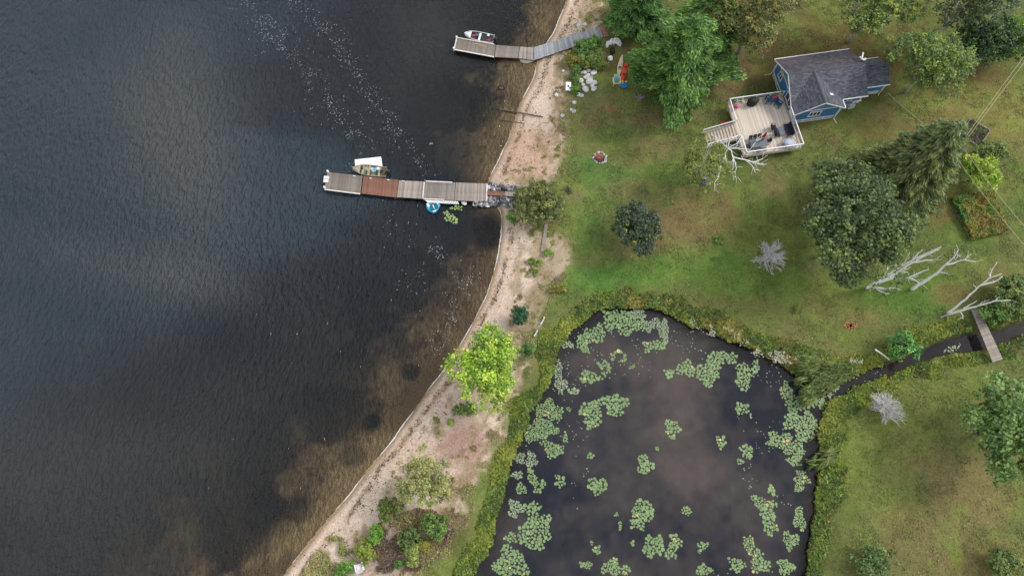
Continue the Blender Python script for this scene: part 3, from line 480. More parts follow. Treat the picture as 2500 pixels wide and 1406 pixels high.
for i, (x, y, rx, ry, h, cs, lb) in enumerate([
    (948, 1246, 28, 25, 2.2, [(78, 104, 48), (96, 112, 52), (108, 96, 50)], 'green shrub with red berries, nearest the water below the thin tree'),
    (1058, 1286, 29, 27, 2.0, [(72, 108, 52), (60, 92, 48), (86, 118, 54)], 'dense green shrub at the foot of the thin tree, pond side'),
    (1000, 1316, 23, 20, 1.6, [(72, 98, 52), (86, 112, 56), (60, 84, 50)], 'green shrub in the middle of the dead brush patch'),
    (1008, 1352, 20, 22, 1.5, [(132, 140, 76), (114, 124, 64)], 'pale yellow green shrub below the shrub in the dead brush patch'),
    (918, 1304, 17, 17, 1.3, [(74, 130, 42), (94, 142, 48)], 'small vivid green shrub on the sand, above the round olive shrub'),
    (932, 1286, 8, 10, .9, [(128, 128, 44), (112, 118, 42)], 'tiny yellow green sprig touching the vivid green shrub'),
    (894, 1345, 22, 23, 1.5, [(118, 126, 44), (100, 112, 40)], 'round olive yellow shrub on the pale sand path'),
    (979, 1375, 12, 10, 1.0, [(58, 98, 44), (70, 108, 46)], 'small dark green shrub left of the mown strip at the bottom'),
    (842, 1392, 17, 18, 1.2, [(82, 132, 44), (66, 116, 42)], 'vivid green shrub at the bottom edge beside the white chair'),
    (1036, 1330, 14, 12, .9, [(140, 126, 54), (124, 112, 48)], 'yellowing low shrub on the pond side of the brush patch'),
    (1136, 1003, 23, 12, 1.6, [(86, 104, 56), (74, 92, 50)], 'low green shrub tucked under the lime green tree'),
    (1288, 858, 13, 17, 1.4, [(58, 96, 52), (70, 106, 56)], 'low green shrub right of the lime green tree'),
    (1442, 118, 26, 20, 2.0, [(74, 118, 46), (60, 102, 44)], 'bright green shrub against the pier ramp'),
    (1424, 128, 22, 24, 1.8, [(54, 92, 50), (62, 104, 50)], 'dark green shrub under the pier ramp'),
    (1398, 148, 20, 20, 1.3, [(122, 118, 44), (104, 108, 42), (134, 104, 48)], 'yellow and rust coloured shrub on the edge of the sand by the pier'),
    (1432, 152, 22, 18, 1.4, [(116, 122, 44), (92, 106, 44)], 'yellow green shrub just above the boulder heap'),
    (1456, 150, 20, 22, 1.5, [(72, 94, 48), (86, 104, 50)], 'dull green shrub between the boulder heap and the firewood'),
    (1405, 182, 10, 20, 1.0, [(70, 116, 56), (60, 100, 52)], 'green shrub left of the boulder heap'),
    (1403, 228, 10, 9, .9, [(58, 112, 46), (70, 120, 50)], 'small green shrub below the white slab'),
    (1400, 203, 6, 9, .8, [(60, 104, 50), (72, 116, 52)], 'little green shrub touching the right side of the white slab'),
    (1247, 528, 9, 16, .9, [(84, 142, 48), (72, 124, 46)], 'vivid green sprig at the water line below the willow bush'),
    (1336, 621, 6, 8, .6, [(98, 142, 44), (84, 128, 44)], 'small green sprig at the lower end of the long plank'),
    (1297, 641, 7, 6, .5, [(92, 120, 46), (84, 108, 44)], 'left of two little sprigs on the sand below the plank'),
    (1313, 646, 8, 7, .5, [(126, 146, 56), (104, 128, 50)], 'right of two little sprigs on the sand below the plank'),
    (1305, 668, 8, 7, .5, [(114, 132, 54), (84, 104, 46)], 'lowest little sprig on the sand below the plank'),
    (1099, 1031, 4, 6, .4, [(140, 168, 66), (126, 156, 60)], 'tiny light green sprig on the reddish sand'),
    (1941, 762, 10, 10, .5, [(112, 120, 52), (84, 98, 48)], 'small weed clump on the lawn above the pond'),
    (1752, 592, 11, 12, .4, [(70, 98, 44), (84, 108, 46)], 'low green weed patch on the dry lawn right of the round tree'),
    ]): tree_at('shrub', x, y, rx, ry, h, [tuple(.65*q+.35*g for q, g in zip(c, (96, 112, 58))) for c in cs], lb, cat='shrub', lsize=.19 if rx > 12 else .13, seed=60+i, nl=9 if rx > 12 else 6, rz=h*.55, clump=.34 if rx > 12 else .2, lobe=.5, trunk=rx > 12)
# yellow sprigs on the round lawn tree
# thin half bare tree on the beach
tree_at('thin_tree', 1032, 1176, 60, 64, 6.0, [(122, 128, 78), (110, 118, 74), (132, 134, 86)], 'half bare olive tree with grey twigs on the lower beach', cat='tree', lsize=.2, seed=90, dens=.68, nl=16, bark='greytwig', limbs=14, clump=.5, rz=2.6)
# bare and dead trees: limbs traced as (pixel, height) paths
def limbtree(name, paths, label, cat='dead tree', m='deadwood', twigs=2, seed=1, ln=.9, group=None):
    rr = random.Random(seed); x, y, z = paths[0][0][0]; b = GG(x, y); e = empty(name, b); tag(e, label, cat, group)
    for i, (pts, r0, r1) in enumerate(paths):
        W = [G(px, py, b[2]+z)-b for px, py, z in pts]
        if i == 0: W[0][2] = -.2
        D = []
        for a, c in zip(W[:-1], W[1:]):
            k = max(2, int((c-a).length/.8))
            for j in range(k): D.append(a.lerp(c, j/k)+Vector((rr.uniform(-1, 1), rr.uniform(-1, 1), rr.uniform(-1, 1)))*(.06 if D else 0))
        D.append(W[-1]); n = len(D); mb = MB(); mb.tube(D, [r0+(r1-r0)*k/(n-1) for k in range(n)], 7)
        for k in range(int(twigs*n/3)):
            q = rr.randint(max(1, n//4), n-1); dr = (D[q]-D[q-1]).normalized(); v = (dr*rr.uniform(.3, 1)+Vector((rr.uniform(-1, 1), rr.uniform(-1, 1), rr.uniform(-.6, .8)))*.8).normalized()*rr.uniform(.35, ln); mid = D[q]+v*.5+Vector((0, 0, .06)); mb.tube([D[q], mid, D[q]+v+dr*.15], [max(.02, r1*.9), .022, .008], 4)
        mb.build('trunk' if i == 0 else 'limb', M[m], e, True)
    return e
limbtree('dead_birch', [
    ([(2116, 703, 0), (2150, 680, 3), (2195, 652, 6.5), (2228, 634, 8.5), (2262, 618, 10.5), (2297, 603, 12.5)], .22, .04),
    ([(2124, 697, .8), (2160, 683, 3.2), (2192, 664, 5.5), (2225, 642, 8), (2250, 629, 9.5), (2284, 612, 11.5)], .2, .05),
    ([(2140, 690, 1.6), (2180, 678, 4.2), (2215, 679, 6), (2250, 664, 8), (2266, 659, 9)], .2, .04),
    ([(2215, 679, 6), (2235, 684, 6.8), (2245, 693, 7.2)], .09, .03), ([(2132, 701, .8), (2155, 704, 2.2), (2187, 703, 4)], .15, .07), ([(2134, 704, 1), (2152, 712, 2), (2171, 717, 3)], .07, .03),
    ([(2225, 642, 8), (2262, 636, 9.5), (2287, 631, 10.5)], .1, .03), ([(2228, 634, 8.5), (2243, 618, 9.5), (2253, 609, 10.5)], .09, .03), ([(2195, 652, 6.5), (2206, 642, 7), (2212, 633, 7.6)], .07, .02), ([(2160, 674, 3.5), (2166, 660, 4.4), (2168, 650, 5)], .05, .02),
    ([(2195, 665, 5.5), (2216, 664, 6.4)], .06, .03)], 'left and bushiest white dead trunk, touching the dark maple', twigs=2.4, seed=4, ln=1.1)
limbtree('dead_birch', [([(2226, 706, 0), (2262, 683, 3), (2290, 663, 5.2), (2312, 644, 7.5), (2330, 625, 9.5), (2339, 611, 11)], .25, .04),
    ([(2308, 647, 7), (2325, 643, 8), (2355, 634, 9.6), (2384, 639, 10.6)], .12, .035), ([(2355, 634, 9.6), (2370, 621, 10.8)], .07, .03), ([(2262, 683, 3), (2295, 664, 5), (2302, 666, 5.2)], .08, .04), ([(2330, 625, 9.5), (2332, 634, 9), (2338, 622, 10)], .05, .02)],
    'middle white dead trunk, rising from open lawn', twigs=2, seed=6, ln=.9)
limbtree('dead_birch', [([(2312, 764, 0), (2350, 737, 3.2), (2390, 700, 6.5), (2416, 678, 8.5), (2420, 660, 9.6), (2434, 640, 11.5)], .16, .04),
    ([(2395, 697, 6.7), (2425, 688, 8), (2447, 675, 9.4)], .11, .04), ([(2412, 680, 8), (2446, 668, 9.8)], .08, .03), ([(2385, 703, 6), (2375, 693, 5.8)], .03, .015)], 'right leaning white dead trunk pointing away from the footbridge', twigs=.8, seed=8, ln=.7)
limbtree('dead_birch', [([(2312, 766, 0), (2350, 756, 2.6), (2395, 745, 5.4), (2430, 734, 7.6), (2466, 733, 9.6)], .17, .06), ([(2352, 752, 2.6), (2368, 744, 4), (2385, 734, 5)], .09, .03), ([(2385, 747, 5), (2400, 738, 5.8), (2405, 733, 6.2)], .05, .02), ([(2344, 759, 2.4), (2350, 770, 2.6), (2353, 778, 2.8)], .05, .02)], 'white dead trunk crossing over the upper end of the footbridge', twigs=1, seed=9, ln=.7)
limbtree('bare_birch', [([(1752, 428, 0), (1762, 400, 2), (1776, 362, 4.6), (1783, 343, 5.6), (1800, 334, 6.4)], .15, .04),
    ([(1776, 362, 4.6), (1785, 368, 4.8), (1790, 388, 4.4), (1788, 422, 3.9)], .09, .03), ([(1776, 362, 4.6), (1760, 346, 5), (1752, 340, 5.2)], .09, .03), ([(1776, 362, 4.6), (1800, 362, 5), (1808, 366, 5)], .08, .03), ([(1776, 362, 4.6), (1800, 350, 5.4), (1812, 332, 6)], .08, .03),
    ([(1790, 384, 4.4), (1815, 390, 4.6), (1838, 395, 4.8), (1862, 388, 5)], .1, .03), ([(1820, 391, 4.6), (1834, 402, 4.4), (1842, 415, 4.2)], .07, .03), ([(1838, 395, 4.8), (1852, 400, 4.6), (1858, 404, 4.6)], .06, .02), ([(1772, 372, 4), (1770, 392, 3.6), (1776, 396, 3.5)], .06, .03), ([(1776, 362, 4.6), (1773, 350, 5), (1774, 342, 5.4)], .06, .02),
    ([(1762, 400, 2), (1754, 432, 2), (1746, 445, 2), (1744, 464, 1.8)], .06, .02), ([(1776, 362, 4.6), (1832, 366, 5.4), (1846, 346, 6)], .06, .02), ([(1790, 384, 4.4), (1797, 410, 4), (1796, 430, 3.8)], .06, .02), ([(1760, 346, 5), (1740, 338, 5)], .05, .02)],
    'bare white limbed birch reaching over the deck stairs', 'bare tree', twigs=5, seed=12, ln=1.25)
limbtree('bare_birch', [([(2398, 66, 0), (2425, 48, 3), (2455, 22, 7), (2490, 8, 9), (2530, -5, 11)], .14, .04), ([(2412, 52, 2), (2440, 20, 5), (2470, -5, 8)], .1, .04), ([(2455, 22, 7), (2480, 24, 8)], .04, .02)], 'thin leafless white birch leaning out of the top right corner', 'bare tree', twigs=1.4, seed=13)
M['palegrey'] = mat('pale_grey_twig', (.50, .485, .48), .9, .15, 4)
def deadbush(x, y, top, rpx, label, seed, n=46, h=3.2, m='palegrey', ell=1.0, ang=0):
    b = GG(x, y); e = empty('dead_shrub', b); tag(e, label, 'dead shrub'); rr = random.Random(seed); mb = MB(); s = pxr(x, y, 1); t = G(top[0], top[1], h)-b; mb.tube([(0, 0, -.1), t*.5, t*.85], [.09, .06, .03], 5)
    for i in range(n):
        f = rr.uniform(.12, .9); p0 = t*f; a = rr.uniform(0, 2*math.pi); q = rpx*s*(1.0-.35*f)*rr.uniform(.35, 1.08); u, v = math.cos(a)*q, math.sin(a)*q*ell; A_ = R(ang); d = Vector((u*math.cos(A_)-v*math.sin(A_), u*math.sin(A_)+v*math.cos(A_), rr.uniform(.0, .9)*h*.3)); m1 = p0+d*.5+Vector((rr.uniform(-.4, .4), rr.uniform(-.4, .4), .15)); mb.tube([p0, m1, p0+d], [.038, .028, .014], 4, cap=False)
        for k in range(7):
            f2 = rr.uniform(.35, .95); q0 = p0+d*f2; mb.tube([q0, q0+d.normalized()*rr.uniform(.2, .5)+Vector((rr.uniform(-.4, .4), rr.uniform(-.4, .4), rr.uniform(-.1, .3)))], [.026, .014], 3, cap=False)
    mb.build('branches', M[m], e)
deadbush(1872, 640, (1886, 612), 46, 'leafless grey shrub standing on the lawn left of the maple', 3, 95)
deadbush(2166, 1012, (2156, 975), 52, 'leafless grey shrub on the south bank of the creek', 5, 100, ell=.7, ang=-35)
# ------------------------------------------------------------------ marsh belt and other uncountable growth
def scatter(n, box, accept):
    x = rng.uniform(box[0], box[1], n); y = rng.uniform(box[2], box[3], n); k = accept(x, y); return x[k], y[k]
def bil(F_, x, y):
    i = np.clip(np.searchsorted(XS, x)-1, 0, nx-2); j = np.clip(np.searchsorted(YS, y)-1, 0, ny-2); return F_[j, i]
def topx(x, y, z=.5):
    d = ct*(CAM_H-z)+st*y; return 1250+FOC*x/d, 703-FOC*(ct*y-st*(CAM_H-z))/d
wd_pts = [(1480, 750, 2.5), (1545, 747, 2.9), (1640, 775, 3.6), (1700, 800, 3.6), (1800, 840, 3.2), (1900, 885, 4.2), (1990, 920, 4.5), (2060, 930, 4.6), (2150, 890, 4.2), (2250, 850, 4.8), (2350, 820, 4.2), (2440, 805, 5), (2520, 780, 5), (2480, 820, 2.2), (2400, 850, 2.4), (2300, 870, 2.0), (2200, 900, 2.2), (2100, 950, 2.0), (2020, 1000, 3.6), (2005, 1050, 4.6), (2000, 1150, 4.0), (1990, 1250, 3.4), (1970, 1400, 2.6), (1142, 1406, 3.2), (1190, 1330, 3.4), (1216, 1240, 3.6), (1235, 1150, 3.2), (1270, 1080, 3.0), (1290, 992, 3.2), (1343, 925, 3.2), (1356, 842, 3.8), (1400, 797, 3.4), (1440, 768, 3.0)]
wdW = np.array([[*G(a, b, .3)[:2], c*(.56 if a < 1420 else .76)] for a, b, c in wd_pts])
def beltw(x, y):
    d = (x[:, None]-wdW[:, 0])**2+(y[:, None]-wdW[:, 1])**2+.5; w_ = 1/d**2; return (w_*wdW[:, 2]).sum(1)/w_.sum(1)
BRL = polyW([(2372, 752), (2438, 882)], 1.0)
def belt(x, y):
    d = bil(dPw, x, y); wd = beltw(x, y)*(-.12+1.35*fbm(x, y, 4.5, 4, 201)+.30*rng.random(len(x))); return (d > np.where(x > 47, .35, -.2)) & (d < wd) & (segdist(x, y, BRL) > 1.1)
def heights(x, y, base=.9): return base*(.35+.9*fbm(x, y, 1.5, 3, 210))
PAL = np.array([C(*q, k=1.7) for q in [(124, 130, 54), (104, 120, 46), (78, 98, 46), (108, 104, 48), (142, 138, 64), (156, 118, 48)]])
def growth(name, n, box, acc, hmax, size, asp, palw, flat=.9, thr=None, pal=PAL, m='leaf', vary=1.0, up=.9, label=None, cat=None):
    x, y = scatter(n, box, acc); k = len(x)
    if not k: return
    hh = hmax*(.25+1.0*fbm(x, y, 1.6, 3, 210))*(np.clip(1.25-bil(dPw, x, y)/(beltw(x, y)*.9), .12, 1) if name == 'marsh_plants' else 1); z0 = np.maximum(bil(GZ, x, y), 0); top_ = rng.random(k)**.6; z = z0+hh*top_
    t = np.clip(fbm(x, y, 3.2, 4, 220)+rng.normal(size=k)*.06, 0, .999); t2 = np.clip((t-.22)/.62, 0, .985)
    cw = np.cumsum(palw); cw = cw/cw[-1]; ci = np.clip(np.searchsorted(cw, t2), 0, len(pal)-1); cc = pal[ci]*(1+rng.normal(size=(k, 1))*.16)*(.8+.45*fbm(x, y, .7, 2, 230))[:, None]
    L = Leaves(); g = 1.2; gx = (fbm(x+.3, y, 1.6, 3, 210)-fbm(x-.3, y, 1.6, 3, 210))/.6*hmax; gy = (fbm(x, y+.3, 1.6, 3, 210)-fbm(x, y-.3, 1.6, 3, 210))/.6*hmax
    Nn = np.stack([-gx*g, -gy*g, np.full(k, up)], -1)+rng.normal(size=(k, 3))*.5; L.add(np.stack([x, y, z], -1), Nn, size*(.6+.8*rng.random(k)), np.clip(cc, .005, .7), asp)
    o = obj(name, L.mesh(name, m)); tag(o, label, cat, kind='stuff'); return o
BX = (-8, 82, -6, 56)
growth('marsh_plants', 1500000, BX, belt, .78, .23, 1.7, [3, 3.5, 3, 2, 1.2, .12], label='yellow green waterside plants ringing the pond and creek', cat='marsh plants')
# white flower heads along the north east bank
def near_path(pts, wdt, x, y, z=.5): P_ = polyW(pts, z); return segdist(x, y, P_) < wdt
x, y = scatter(60000, (15, 55, 18, 45), lambda x, y: near_path([(1695, 785), (1730, 808), (1790, 822), (1810, 845), (1850, 858), (1880, 872), (1930, 880)], .75, x, y) | near_path([(2050, 880), (2090, 885)], .4, x, y) | near_path([(1370, 730), (1360, 740)], .3, x, y)); kk = (fbm(x, y, .8, 3, 240) > .53); x, y = x[kk][:1700], y[kk][:1700]
L = Leaves(); L.add(np.stack([x, y, np.maximum(bil(GZ, x, y), 0)+.9+.25*rng.random(len(x))], -1), np.array([0, 0, 1])+rng.normal(size=(len(x), 3))*.3, .15, np.array(C(215, 212, 196, k=1.0)), 1); tag(obj('flower_heads', L.mesh('flower_heads')), 'white flower heads on the north bank of the pond', 'flowers', kind='stuff')
# reeds leaning over the creek mouth
RPOLY = polyW([(1905, 880), (1935, 875), (2000, 890), (2050, 890), (2070, 905), (2050, 925), (2030, 940), (2010, 960), (1995, 975), (1985, 980), (1965, 975), (1940, 945), (1912, 925)], .3)
R2 = polyW([(1985, 1060), (2010, 1070), (2015, 1110), (2000, 1150), (1985, 1160), (1978, 1120)], .3)
x, y = scatter(420000, (36, 56, 8, 30), lambda x, y: inpoly(x+(fbm(x, y, 1.5, 3, 251)-.5)*3.5, y+(fbm(x, y, 1.5, 3, 252)-.5)*3.5, RPOLY) | (inpoly(x+(fbm(x, y, 1.2, 3, 251)-.5)*3, y, R2) & (fbm(x, y, 1.2, 3, 253) > .5))); kk = fbm(x, y, .9, 3, 250)+rng.random(len(x))*.25 > .62; x, y = x[kk], y[kk]; k = len(x)
L = Leaves(); cc = np.array([C(100, 118, 66), C(82, 104, 58), C(128, 136, 72)])[rng.integers(0, 3, k)]*1.5*(.75+.5*rng.random((k, 1))); L.add(np.stack([x, y, .2+rng.random(k)*1.3], -1), np.array([.1, .3, .8])+rng.normal(size=(k, 3))*.35, .30*(.7+.8*rng.random(k)), cc, 5)
tag(obj('reeds', L.mesh('reeds', 'leaf', [np.repeat([[-.9, -.35, -.2]], k, 0)])), 'grey green reeds leaning over the creek mouth', 'reeds', kind='stuff')
# tall grass fringe on the pond's south east bank and rough growth elsewhere
def inp(pts, z=.6): P_ = polyW(pts, z); return lambda x, y: inpoly(x, y, P_)
def multi(fs): return lambda x, y: np.any([f(x, y) for f in fs], 0)
growth('rough_grass', 260000, (4, 22, 30, 50), multi([inp([(1345, 705), (1375, 700), (1385, 722), (1365, 748), (1340, 770), (1325, 800), (1312, 800), (1318, 765), (1330, 735)]), inp([(1300, 800), (1315, 800), (1310, 830), (1305, 880), (1295, 870)])]), .6, .2, 1.6, [3, 2, 1, 3, 3, .6], label='rough yellow grass between the beach and the mown strip', cat='rough grass')
bp_ = inp([(1320, 1060), (1130, 1030), (1160, 1000)])
DRY = np.array([C(*q, k=1.3) for q in [(120, 128, 64), (150, 146, 96), (134, 118, 84), (104, 88, 74), (150, 132, 112)]])
growth('dead_brush', 170000, (-26, 4, -4, 24), lambda x, y: multi([inp([(935, 1275), (975, 1255), (1020, 1240), (1085, 1250), (1110, 1290), (1090, 1340), (1050, 1380), (990, 1406), (930, 1406), (915, 1370), (912, 1330)])])(x, y) & (fbm(x, y, 1.4, 3, 260) > .40), .35, .17, 2.2, [.3, .8, 1.5, 3, 2], pal=DRY, m='dry', label='grey brown dead brush among the beach shrubs', cat='brush')
growth('beach_weeds', 240000, (-32, -10, -6, 12), lambda x, y: multi([inp([(800, 1308), (835, 1312), (845, 1345), (838, 1370), (825, 1406), (735, 1406), (760, 1360)])])(x, y) & (fbm(x, y, 1.2, 3, 262) > .36), .5, .17, 2.0, [3, 2.5, 1.5, .6, .3], pal=DRY, m='dry', label='scrubby olive weeds in the bottom corner of the beach', cat='weeds')
dSi = lambda x, y: bil(dS+(n2-.5)*3.4, x, y); dLi = lambda x, y: bil(dLw, x, y)
growth('beach_tufts', 1300000, (-36, 18, -6, 82), lambda x, y: (dLi(x, y) > 1.6) & (dSi(x, y) < .8) & (fbm(x, y, .9, 3, 270)+.22*np.exp(-(dSi(x, y)/1.4)**2)+.14*np.exp(-((dLi(x, y)-4.2)/1.2)**2)*(y < 44)-.10*(dSi(x, y) < -4) > .70), .12, .10, 2.0, [2.5, 2.5, 2, 1, .5], pal=DRY, m='dry', label='sparse dry tufts and stems along the inland side of the beach', cat='tufts')
# drift line debris
x, y = scatter(500000, (-40, 16, -6, 82), lambda x, y: (dLi(x, y) > .3) & (dLi(x, y) < 5)); dd = dLi(x, y); pr = .55*np.exp(-((dd-1.3-1.1*(fbm(x, y, 5, 2, 61)-.5))/.28)**2)*(fbm(x, y, .5, 2, 280) > .45)+.05*(fbm(x, y, 1.5, 3, 281) > .55); kk = rng.random(len(x)) < pr; x, y = x[kk], y[kk]; k = len(x)
L = Leaves(); L.add(np.stack([x, y, bil(GZ, x, y)+.03], -1), np.array([0, 0, 1])+rng.normal(size=(k, 3))*.25, .06+.10*rng.random(k), np.array([C(92, 72, 50), C(64, 50, 38), C(118, 104, 60)])[rng.integers(0, 3, k)], 2.2); tag(obj('drift_debris', L.mesh('drift_debris', 'dry')), 'dark wisps of washed up bark and weed along the beach', 'debris', kind='stuff')

# short grass blades and clover heads catching light on the lawn
LAWNC = np.array([C(*q, k=1.25) for q in [(104, 118, 54), (88, 108, 48), (128, 120, 76), (112, 104, 62), (138, 134, 84)]])
x, y = scatter(420000, (4, 82, -5, 80), lambda x, y: (bil(dS, x, y) > .8) & (bil(dPw, x, y) > .9)); kk = rng.random(len(x)) < .10+.9*sm(.5, .64, fbm(x, y, 1.8, 4, 290)); x, y = x[kk][:90000], y[kk][:90000]; k = len(x)
gi = bil(A[..., 1]-A[..., 0], x, y); ci = np.where(rng.random(k) < .5+12*gi, rng.integers(0, 2, k), rng.integers(2, 5, k)); L = Leaves(); L.add(np.stack([x, y, bil(GZ, x, y)+.05], -1), np.array([0, 0, 1.])+rng.normal(size=(k, 3))*.5, .08+.08*rng.random(k), bil(A, x, y)*.45+LAWNC[ci]*.55*(.8+.4*rng.random((k, 1))), 1.8); tag(obj('lawn_grass', L.mesh('lawn_grass', 'dry')), 'longer blades and clover leaves standing out of the mown lawn', 'grass', kind='stuff')
x, y = scatter(5000, (8, 80, -5, 80), lambda x, y: (bil(dS, x, y) > .5) & (bil(dPw, x, y) > 1.5)); x, y = x[:420], y[:420]; k = len(x); L = Leaves(); L.add(np.stack([x, y, bil(GZ, x, y)+.07], -1), np.array([0, 0, 1.])+rng.normal(size=(k, 3))*.3, .09+.07*rng.random(k), np.array([C(190, 186, 160), C(176, 160, 90)])[rng.integers(0, 2, k)], 1.2); tag(obj('fallen_leaves', L.mesh('fallen_leaves', 'dry')), 'pale fallen leaves dotted over the lawn', 'leaves', kind='stuff')
# ------------------------------------------------------------------ stones
def rock_mesh(seed, sub=1, flat=.7, jag=.28, m='stone', smooth_=False):
    bm = bmesh.new(); bmesh.ops.create_icosphere(bm, subdivisions=sub, radius=.5); rr = random.Random(seed)
    for v in bm.verts: v.co *= 1+rr.uniform(-jag, jag); v.co.z *= flat
    me = bpy.data.meshes.new('stone'); bm.to_mesh(me); bm.free(); me.materials.append(M[m])
    if smooth_: me.polygons.foreach_set('use_smooth', [True]*len(me.polygons))
    return me
RK = [rock_mesh(i, 2, .75, .13) for i in range(5)]; RC = [rock_mesh(20+i, 1, .8, .35, 'stonedark') for i in range(6)]
BOULD = [(1427, 178, 9, 'tilted boulder at the upper left of the heap'), (1437, 174, 10, 'whitest boulder at the top of the heap'), (1449, 180, 12, 'tall wedge shaped boulder at the upper right of the heap'), (1436, 185, 8, 'flat pinkish boulder under the whitest one'), (1428, 191, 8, 'small boulder left of the middle of the heap'), (1435, 193, 10, 'rounded pale boulder in the middle of the heap'), (1442, 192, 10, 'boulder right of the rounded one in mid heap'), (1440, 201, 13, 'striped dark grey boulder in mid heap'), (1418, 199, 11, 'round boulder on the left flank of the heap'), (1451, 204, 12, 'round boulder on the right flank of the heap'), (1424, 209, 8, 'narrow boulder sloping from the left flank'), (1429, 220, 13, 'long grey boulder at the foot of the heap'), (1446, 211, 9, 'flat slab between the two right hand boulders'), (1450, 219, 12, 'hexagonal boulder at the lower right of the heap'), (1412, 232, 9, 'left boulder of the pair below the heap'), (1420, 235, 9, 'right boulder of the pair below the heap'), (1402, 252, 9, 'single white boulder on the lawn edge below the pair'), (1395, 269, 7, 'pale boulder by the weeds above the pink stone'), (1401, 273, 10, 'blue grey flat boulder below the single white one'), (1373, 284, 9, 'pinkish round stone on the sand'), (1358, 233, 8, 'half buried pale stone on the beach'), (1412, 65, 9, 'dark grey stone on the sand above the pier ramp'), (1428, 62, 9, 'pale stone on the sand above the pier ramp'), (1490, 145, 12, 'pale flat rock beside the firewood'), (1375, 175, 7, 'small stone on the beach left of the shrubs'), (1432, 186, 6, 'small stone wedged between mid heap boulders'), (1421, 178, 7, 'leftmost top stone of the heap')]
for i, (x, y, d, lb) in enumerate(BOULD):
    b = GG(x, y); s = pxr(x, y, .6)*d*1.15; o = obj('boulder', RK[i % 5], None, (b[0], b[1], b[2]+s*.18), (rng.random()*.3, rng.random()*.3, rng.random()*6), (s*1.05, s*(1.3 if i in (2, 11, 7) else 1), s*.9)); tag(o, lb, 'boulder', 'boulders near the pier')
o = obj('boulder', rock_mesh(77, 2, .7, .1, 'wetstone', True)); p = G(1224, 214, 0); o.location = (p[0], p[1], -.22); o.scale = (1.25, 1.0, .8); tag(o, 'dark wet boulder breaking the water in the small bay', 'boulder')
o = obj('boulder', rock_mesh(78, 2, .6, .12, 'stonepale', True)); p = G(1286, 148, 0); o.location = (p[0], p[1], .05); o.scale = (2.3, 1.2, .9); tag(o, 'pale flat boulder sticking out from under the pier bend', 'boulder')
# rock crib
e = empty('rock_crib', GG(1225, 480)); tag(e, 'crib of grey broken rock carrying the landward end of the long dock', 'rock crib'); eb = e.location
rr = random.Random(5); k = 0; rects = [((1190, 449), (1275, 455), (1272, 469), (1190, 466), 60), ((1190, 480), (1268, 482), (1262, 506), (1196, 500), 90), ((1150, 492), (1190, 494), (1192, 503), (1160, 501), 12)]
for q in rects:
    A_, B_, C_, D_ = [Vector(G(*c, .25)) for c in q[:4]]
    for i in range(q[4]*2):
        u, v = rr.random(), rr.random(); p = (A_*(1-u)+B_*u)*(1-v)+(D_*(1-u)+C_*u)*v; s = rr.uniform(.28, .75); obj('stone', RC[i % 6] if rr.random() < .93 else RK[i % 5], e, p-eb+Vector((0, 0, rr.uniform(-.1, .3))), (rr.random()*3, rr.random()*3, rr.random()*6), (s, s*rr.uniform(.7, 1.1), s*.8))
for x, y, d in ((1133, 494, 16), (1163, 497, 18), (1190, 500, 16), (1210, 498, 10), (1224, 492, 12)):
    p = G(x, y, .1); s = d*.06; obj('stone', RK[x % 5], e, p-eb, (.2, .1, x), (s, s*.8, s*.6))
# ------------------------------------------------------------------ docks
PLK = {}
def plank_mesh(m, w=1.0):
    if m not in PLK: PLK[m] = pydata('plank', *_unit(), M[m])
    return PLK[m]
def _unit():
    b = MB().box((0, 0, 0), (1, 1, 1)); return b.V, b.F
def planks(e, quad, m, n, th=.05, gap=.12, name='plank', jit=.012, overh=.03):
    """quad a,b along one side, d,c along the other; boards run a->d, repeated a->b"""
    a, b, c, d = [Vector(q) for q in quad]; rr = random.Random(len(e.children)+n)
    for i in range(n):
        t = (i+.5)/n; p = a.lerp(b, t); q = d.lerp(c, t); v = q-p; L_ = v.length; w_ = (b-a).length/n*(1-gap); mid = (p+q)/2-e.location
        ang = math.atan2(v.y, v.x); ev = (b-a).normalized(); o = obj(name, plank_mesh(m), e, mid+Vector((0, 0, -th/2+rr.uniform(-.006, .006))), None, (L_+2*overh+rr.uniform(-jit, jit)*3, w_, th)); o.rotation_euler = (0, -math.asin(v.z/L_), ang)
def frame(e, quad, m='timber', inset=.12, depth=.22, edge=None):
    a, b, c, d = [Vector(q)-e.location for q in quad]; mb = MB()
    for p, q in ((a, b), (d, c)):
        mid = (p+q)/2; v = q-p; cen = (a+b+c+d)/4; inn = (cen-mid); inn.z = 0; mid = mid+inn.normalized()*inset; mb.box(mid-Vector((0, 0, depth/2+.055)), (v.length-.05, .09, depth), math.atan2(v.y, v.x), ry=-math.asin(v.z/v.length))
    mb.build('frame', M[m], e)
def edgeboard(e, p, q, m='whiteedge', w=.16, th=.10, dz=.03, name='edge_board'):
    p, q = Vector(p)-e.location, Vector(q)-e.location; v = q-p; mb = MB(); mb.box((0, 0, 0), (v.length, w, th), 0); mb.build(name, M[m], e, loc=(p+q)/2+Vector((0, 0, dz)), rot=(0, -math.asin(v.z/v.length), math.atan2(v.y, v.x)))
def posts(e, pts, z0, z1, m='timber', r=.07, name='post'):
    for p in pts:
        p = Vector(p)-e.location; mb = MB(); mb.tube([(0, 0, z0-e.location.z), (0, 0, z1-e.location.z)], r, 8); mb.build(name, M[m], e, loc=(p.x, p.y, 0))
Q = lambda z, *pp: [G(x, y, z if not isinstance(z, (list, tuple)) else z[i]) for i, (x, y) in enumerate(pp)]
d2 = empty('dock', G(1000, 458, 0)); tag(d2, 'long straight dock of five sections with one reddish section, reaching furthest into the lake', 'dock')
